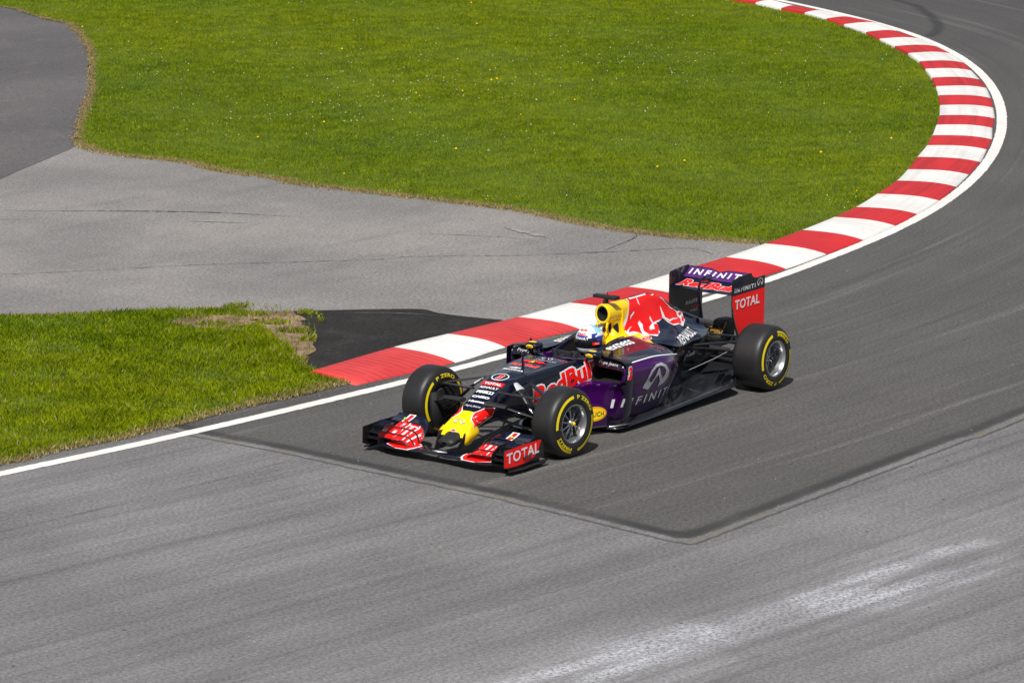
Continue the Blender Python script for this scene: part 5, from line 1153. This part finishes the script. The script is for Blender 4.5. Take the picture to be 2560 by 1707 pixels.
# ---- sidepods
for s in (1, -1):
    sp_ = PARTS['sidepod', s]; T = sp_.bvh(); U_ = (-s, 0, 0); D_ = (0, -s, 0)
    M_ = lambda P: [(a, s*b, c) for a, b, c in P]
    ring_ = [(-1.474, .67, .38), (-1.522, .697, .471), (-1.568, .708, .541), (-1.655, .702, .58), (-1.761, .694, .579), (-1.848, .695, .542), (-1.919, .684, .476), (-1.922, .67, .411), (-1.859, .664, .366), (-1.747, .663, .344), (-1.77, .669, .371), (-1.812, .679, .417), (-1.85, .688, .456), (-1.854, .693, .493), (-1.809, .699, .535), (-1.736, .702, .562), (-1.656, .707, .559), (-1.593, .706, .518), (-1.55, .696, .465), (-1.56, .686, .433), (-1.603, .68, .41), (-1.576, .665, .346)]
    peak_ = [(-1.705, .705, .548), (-1.75, .696, .474), (-1.814, .678, .413), (-1.851, .665, .367), (-1.747, .663, .344), (-1.766, .675, .395), (-1.712, .699, .470), (-1.667, .69, .444), (-1.624, .676, .391), (-1.576, .665, .346), (-1.585, .676, .39), (-1.655, .697, .469)]
    poly3(sp_, T, M_(ring_), D_, 'silver', .003, cut=.02, grow=.003); poly3(sp_, T, M_(peak_), D_, 'silver', .004, cut=.02)
    word(sp_, T, 'INFINITI', (-1.635, s*.6, .252), .90, .088, U_, UP, D_, 'white', bold=.022, sp=1.55, cut=.03)
    word(sp_, T, 'Pepe Jeans', (-1.16, s*.475, .640), .24, .040, (0, s, 0) if s > 0 else (0, 1, 0), UP, (-1, 0, 0), 'white', bold=.0, shear=.35, cut=.02, reach=.2)
    word(sp_, T, 'exness', (-1.63, s*.315, .73), .42, .085, U_, (0, -s*.9, .4), (0, -s*.4, -.9), 'white', bold=.018, cut=.02)
    word(sp_, T, 'P. Zerone', (-1.47, s*.36, .70), .15, .014, U_, (0, -s*.6, .8), (0, -s*.5, -.87), 'white', bold=.0, cut=.02) if False else None
    R_ = []
    for x, y, z in ((-1.20, .655, .655), (-1.36, .650, .655), (-1.7, .635, .645), (-2.0, .605, .605), (-2.3, .505, .545), (-2.5, .42, .51)): R_.append((x, y, z))
    R2 = [(x, y+.004, z-.008) for x, y, z in R_]; poly3(sp_, T, M_(R_+R2[::-1]), (0, -s*.8, -.6), 'white', .0028, cut=.04, grow=.0015)
    oval(sp_, T, (-1.17, s*.66, .635), .012, .010, (0, 1, 0), UP, (-1, 0, 0), 'white')
    vn = PARTS['turning_vane', s]; T = vn.bvh()
    word(vn, T, '3', (-1.184, s*.72, .575), .072, .128, U_, UP, D_, 'red', outline='white', ow=.05, bold=.05, shear=.12, cut=.03, reach=.1)
    bb = PARTS['barge_board', s]; T = bb.bvh()
    c_ = (-.85, s*.53, .215); oval(bb, T, c_, .125, .070, U_, UP, D_, 'yellow', reach=.2); oval(bb, T, c_, .118, .063, U_, UP, D_, 'red', .0034, inner=.005, reach=.2); oval(bb, T, c_, .113, .058, U_, UP, D_, 'yellow', .0036, reach=.2)
    word(bb, T, 'RAUCH', (-.855, s*.53, .213), .18, .046, U_, UP, D_, 'green', bold=.01, reach=.2, lift=.005)
    mr = PARTS['wing_mirror', s]; T = mr.bvh()
    oval(mr, T, (-1.075, s*.352, .76), .024, .046, (1, 0, 0), (0, 1, 0), (0, 0, -1), 'yellow', reach=.1, cut=.01); oval(mr, T, (-1.02, s*.350, .726), .042, .018, (0, 1, 0), UP, (-1, 0, 0), 'yellow', reach=.1, cut=.01)
    word(mr, T, 'RAUCH', (-1.02, s*.350, .726), .05, .012, (0, 1, 0), UP, (-1, 0, 0), 'navy', reach=.1, cut=.01, lift=.004)

hr = PARTS['headrest']; T = hr.bvh()
for s in (1, -1):
    oval(hr, T, (-1.925, s*.1, .815), .026, .046, (-1, 0, 0), UP, (.35, -s, 0), 'void', .003, cut=.015, reach=.3)  # black ovals paint the darkness of the roll-structure openings onto the closed skin
    oval(hr, T, (-1.9, s*.04, .815), .026, .046, (0, 1, 0), UP, (-1, 0, 0), 'void', .003, cut=.015, reach=.3)

# ---- front wing
for s in (1, -1):
    U_ = (-s, 0, 0); D_ = (0, -s, 0)
    e = FW['endplate', s]; T = e.bvh()
    word(e, T, 'TOTAL', (.780, s*.83, .190), .53, .100, U_, UP, D_, 'white', bold=.022, sp=1.08, rot=rad(2)*s, cut=0, reach=.1)
    for q in range(2 if s > 0 else 3):
        fl_ = FW['flap', s, q]; T = fl_.bvh()
        word(fl_, T, 'Bull', (.80, s*.485, .2), .36, .34, UN, VN, DN, 'white', bold=.085, shear=.2, cut=.02, reach=.3, lift=.0022)
        word(fl_, T, 'Bull', (.80, s*.485, .2), .36, .34, UN, VN, DN, 'red', bold=.035, shear=.2, cut=.02, reach=.3, lift=.0036)
    fl_ = FW['flap', s, 3]; T = fl_.bvh()
    lay(fl_, T, bm_poly([(-.05, -.1), (.03, -.1), (.03, .1), (-.05, .1)]), (.60, s*.60, .3), UN, VN, DN, 'white', .0022, cut=.02)
    lay(fl_, T, bm_poly([(-.03, -.1), (.015, -.1), (.015, .05), (-.03, .05)]), (.60, s*.60, .3), UN, VN, DN, 'red', .0032, cut=.02)
mp_ = FW['main_plane']; T = mp_.bvh()
for s in (1, -1):
    P = [(s*.31, .0), (s*.27, .05), (s*.25, .12), (s*.26, .25), (s*.62, .25), (s*.60, .05), (s*.45, -.005)]
    lay(mp_, T, bm_poly(P), (1.03, 0, .2), UN, VN, DN, 'white', .0014, cut=.03); lay(mp_, T, bm_poly([(a+s*.018 if abs(a) < .5 else a-s*.01, b+.006) for a, b in P]), (1.03, 0, .2), UN, VN, DN, 'red', .0026, cut=.03)
lay(mp_, T, bm_poly([(-.09, .0), (-.03, .012), (0, .020), (.03, .012), (.09, 0), (.05, -.004), (.02, -.012), (0, -.02), (-.02, -.012), (-.05, -.004)]), (.935, 0, .2), UN, VN, DN, 'white', .0022, cut=.03)
lay(mp_, T, bm_poly([(-.07, .024), (.07, .024), (.06, .030), (-.06, .030)]), (.935, 0, .2), UN, VN, DN, 'white', .0022, cut=.03)

# ---- rear wing
m = RW['main_plane']; T = m.bvh(); RV = (-.95, 0, .3)
word(m, T, 'RedBull', (-3.700, .0, .95), .68, .150, UN, RV, (-.25, 0, -1), 'red', outline='white', ow=.030, bold=.05, shear=.25, cut=.03)
m = RW['drs_flap']; T = m.bvh()
word(m, T, 'INFINITI', (-3.878, .0, 1.03), .67, .078, UN, (-.8, 0, .6), (-.6, 0, -.8), 'white', bold=.022, sp=1.45, shear=.1, cut=.03)
for s in (1, -1):
    U_ = (-s, 0, 0); D_ = (0, -s, 0); e = RW['endplate', s]; T = e.bvh()
    word(e, T, 'TOTAL', (-3.845, s*.39, .800), .47, .098, U_, UP, D_, 'white', bold=.022, sp=1.06, cut=0, reach=.1)
    word(e, T, 'INFINITI', (-3.795, s*.39, .947), .40, .044, U_, UP, D_, 'white', bold=.03, sp=1.4, cut=0, reach=.1)
    emblem(e, T, (-4.085, s*.39, .966), .11, .080, U_, UP, D_, 'white', cut=0)
    D_ = (0, s, 0); U_ = (s, 0, 0)
    word(e, T, 'BULLETIN', (-3.99, s*.36, .690), .26, .036, U_, UP, D_, 'silver', bold=.05, shear=.2, cut=0, reach=.1)
    word(e, T, 'RedBull', (-4.04, s*.36, .635), .14, .026, U_, UP, D_, 'red', bold=.03, cut=0, reach=.1); word(e, T, 'MARC', (-4.03, s*.36, .595), .14, .028, U_, UP, D_, 'silver', bold=.01, cut=0, reach=.1)
    word(e, T, 'TEAM', (-4.02, s*.36, .735), .16, .012, U_, UP, D_, 'red', bold=.01, cut=0, reach=.1)

# ================================================================ driver
FIT = True
def skin_mesh(name, verts, edges, radii, root_i, mat, parent, sub=2):
    me = bpy.data.meshes.new('s'); me.from_pydata(verts, edges, []); ob = bpy.data.objects.new('s', me); COL.objects.link(ob)
    ob.modifiers.new('k', 'SKIN'); ob.modifiers['k'].use_smooth_shade = True
    sl = me.skin_vertices[0].data
    for i, r in enumerate(radii): sl[i].radius = (r, r) if not hasattr(r, '__len__') else r; sl[i].use_root = (i == root_i)
    sb = ob.modifiers.new('b', 'SUBSURF'); sb.levels = sub; sb.render_levels = sub
    bpy.context.view_layer.update()
    out = bpy.data.meshes.new_from_object(ob.evaluated_get(bpy.context.evaluated_depsgraph_get()))
    bpy.data.objects.remove(ob); bpy.data.meshes.remove(me)
    for v in out.vertices: v.co = fitted(v.co)
    out.materials.clear()
    for m in (mat if isinstance(mat, list) else [mat]): out.materials.append(MAT[m])
    o = bpy.data.objects.new(name, out); COL.objects.link(o)
    if parent: o.parent = parent
    out.polygons.foreach_set('use_smooth', [True]*len(out.polygons)); return o
V_ = []; E_ = []; R_ = []
def jn(p_, r, par=None):
    V_.append(p_); R_.append(r); i = len(V_)-1
    if par is not None: E_.append((par, i))
    return i
pel = jn((-1.72, 0, .235), .135); wst = jn((-1.74, 0, .36), .125, pel); chs = jn((-1.74, 0, .50), (.15, .12), wst); nk = jn((-1.68, 0, .605), .062, chs); hd = jn((-1.60, 0, .68), .072, nk); hd2 = jn((-1.565, 0, .78), .088, hd)
hands = []
for s in (1, -1):
    sh = jn((-1.67, s*.175, .545), .068, chs); elb = jn((-1.44, s*.185, .50), .048, sh); wr = jn((-1.235, s*.155, .620), .030, elb)
    pm = jn((-1.175, s*.145, .655), .028, wr); hands.append((s, pm))
    hip = jn((-1.60, s*.09, .22), .095, pel); kn = jn((-1.10, s*.10, .36), .065, hip); an = jn((-.66, s*.09, .27), .045, kn); ft = jn((-.56, s*.09, .36), .035, an)
person = skin_mesh('person', V_, E_, R_, 0, 'suit', None)
tag(person, 'driver in a white, blue and yellow helmet and black gloves seated in the racing car', 'person')
for s, _ in hands:                 # gloves: palm, four bent fingers of different length and a thumb closed on the grip
    V_ = []; E_ = []; R_ = []
    w0 = jn((-1.235, s*.155, 0.620), .032); p1 = jn((-1.190, s*.148, 0.648), (.034, .024), w0); p2 = jn((-1.155, s*.142, 0.670), (.036, .020), p1)
    for k, (ln, dz) in enumerate(((.95, .030), (1.08, .010), (1.0, -.010), (.8, -.028))):
        b = jn((-1.148, s*(.150-.004*k), .674+dz*.8), .0115, p2); c1 = jn((-1.120*1-.004, s*(.135-.003*k), .682+dz), .0100, b)
        c2 = jn((-1.110, s*(.112-.003*k), .678+dz), .0092, c1); jn((-1.110-.020*ln, s*(.096-.004*k), .674+dz), .0085, c2)
    t0 = jn((-1.178, s*.128, 0.676), .013, p1); t1 = jn((-1.165, s*.110, 0.697), .011, t0); jn((-1.140, s*.102, 0.710), .010, t1)
    g = skin_mesh('glove', V_, E_, R_, 0, 'glove', person)
# steering wheel belongs to the car
sw = MB(); sw.box((-1.118, 0, 0.667), (.030, .17, .095), 'matte_black', bev=.012)
for s in (1, -1): sw.tube([(-1.125, s*.085, 0.707), (-1.128, s*.125, 0.702), (-1.130, s*.132, 0.662), (-1.128, s*.118, 0.627), (-1.12, s*.08, 0.627)], .0135, 'matte_black', 10, smooth=3)
for k, (y, z, mt) in enumerate(((-.05, 0.687, 'red'), (-.02, 0.697, 'lime'), (.03, 0.697, 'white'), (.055, 0.682, 'yellow'), (0, 0.642, 'silver'), (.045, 0.642, 'red'))): sw.ball((-1.134, y, z), (.004, .007, .007), mt, 8, 5)
sw.tube([(-1.10, 0, 0.662), (-.98, 0, 0.642)], .025, 'matte_black', 12); sw.build('steering_wheel', car)
# helmet
hm = MB(); HC = Vector((-1.560, 0, .743)); HS = 1.13; rows = []
nz, nt_ = 26, 48
def hshape(t, p_):                 # t around from front, p_ from top
    r = math.sin(p_); z = math.cos(p_)*.128
    cx_ = math.cos(t); x = (.142 if cx_ > 0 else .150)*r*cx_; y = .122*r*math.sin(t)
    if z < -.02:
        k = min(1, (-z-.02)/.11); x += .030*k*max(0, cx_)*r; x *= 1-.10*k*(cx_ < 0)
    return HC+HS*Vector((x, y, z))
G = [[hshape(2*math.pi*k/nt_, math.pi*.86*j/nz) for k in range(nt_)] for j in range(nz+1)]
def hmat(j, k):
    p_ = math.pi*.86*j*1.0; t = 2*math.pi*k; t = t if t <= math.pi else t-2*math.pi; z = math.cos(p_)
    if abs(t) < 1.25 and -.36 < z < .20: return 'visor'
    if abs(t) < 1.15 and .20 <= z < .34: return 'navy'
    if z > .60: return 'helmet_white' if (abs(t) < 1.2 or abs(t) > 2.3) else 'helmet_sky'
    if abs(t) < .42 and z > .34: return 'helmet_blue'
    if .42 <= abs(t) < .80 and z > .34: return 'helmet_white'
    if 1.25 < abs(t) < 2.15 and z > .42: return 'helmet_white' if z > .5 else 'helmet_blue'
    if z < -.36: return 'helmet_white' if z > -.62 or abs(t) > 1 else 'helmet_blue'
    if abs(t) > 2.3: return 'helmet_white'
    return 'helmet_blue'
hm.grid(G, None, close=True, flip=True, mf=hmat)
T = hm.bvh()
for s in (1, -1):
    oval(hm, T, HC+HS*Vector((-.055, s*.1, -.005)), .052, .060, (-s, 0, 0), UP, (0, -s, 0), 'yellow', .002, cut=.015, reach=.2)
    lay(hm, T, bm_poly([(-.005, .045), (.035, .05), (.045, .01), (.03, -.03), (.012, -.005), (.018, .02)]), HC+HS*Vector((-.06, s*.1, 0)), (-1, 0, 0), UP, (0, -s, 0), 'red', .0032, cut=.015, reach=.2)
    oval(hm, T, HC+HS*Vector((-.025, s*.1, -.012)), .014, .014, (-1, 0, 0), UP, (0, -s, 0), 'dark_metal', .004, cut=0, reach=.2)
    lay(hm, T, bm_poly([(-.045, -.014), (.030, -.014), (.026, .014), (-.045, .014)]), HC+HS*Vector((.055, s*.1, -.008)), (-s, 0, 0), UP, (0, -s, 0), 'red', .003, cut=.015, reach=.2)
    word(hm, T, 'TOTAL', HC+HS*Vector((.057, s*.1, -.008)), .05, .012, (-s, 0, 0), UP, (0, -s, 0), 'white', bold=.03, lift=.0045, cut=0, reach=.2)
    lay(hm, T, bm_poly([(-.07, .050), (.05, .084), (.06, .100), (-.07, .066)]), HC+HS*Vector((0, s*.1, 0)), (-1, 0, 0), UP, (0, -s, -.4), 'helmet_white', .002, cut=.02, reach=.2)
    lay(hm, T, bm_poly([(.02, -.05), (.10, -.02), (.10, -.045), (.05, -.09), (.0, -.10)]), HC+HS*Vector((0, s*.1, 0)), (-1, 0, 0), UP, (0, -s, 0), 'helmet_white', .002, cut=.02, reach=.2)
word(hm, T, 'RENAULT', HC+HS*Vector((.1, 0, .036)), .15, .020, UN, UP, (-1, 0, 0), 'white', bold=.03, cut=.012, reach=.2)
word(hm, T, 'Red Bull', HC+HS*Vector((.1, 0, .060)), .085, .020, UN, UP, (-1, 0, -.3), 'red', outline='white', ow=.05, bold=.03, cut=.012, reach=.2)
small_bulls(hm, T, HC+HS*Vector((.08, 0, .090)), .085, UN, (-.4, 0, .9), (-1, 0, -.6), .003)
lay(hm, T, bm_poly([(-.03, -.012), (.03, -.012), (.03, .012), (-.03, .012)]), HC+HS*Vector((.1, .0, -.075)), UN, UP, (-1, 0, 0), 'white', .003, cut=.015, reach=.2)
lay(hm, T, bm_poly([(-.08, -.006), (.08, -.006), (.08, .004), (-.08, .004)]), HC+HS*Vector((.1, .0, -.094)), UN, UP, (-1, 0, 0), 'orange_red', .003, cut=.015, reach=.2)
hm.tube([HC+HS*Vector((.09, 0, -.115)), HC+HS*Vector((.05, .08, -.118)), HC+HS*Vector((-.04, .095, -.112)), HC+HS*Vector((-.04, -.095, -.112)), HC+HS*Vector((.05, -.08, -.118)), HC+HS*Vector((.09, 0, -.115))], .008, 'white', 8) if False else None
hm.build('helmet', person)

OBJ = {}
for k, mb in PARTS.items():
    name = k[0] if isinstance(k, tuple) else k
    OBJ[k] = mb.build(name, car)
for D, root in ((FW, fw_root), (RW, rw_root)):
    for k, mb in D.items():
        o = mb.build(k[0] if isinstance(k, tuple) else k, root); o.location = -Vector(root.location)
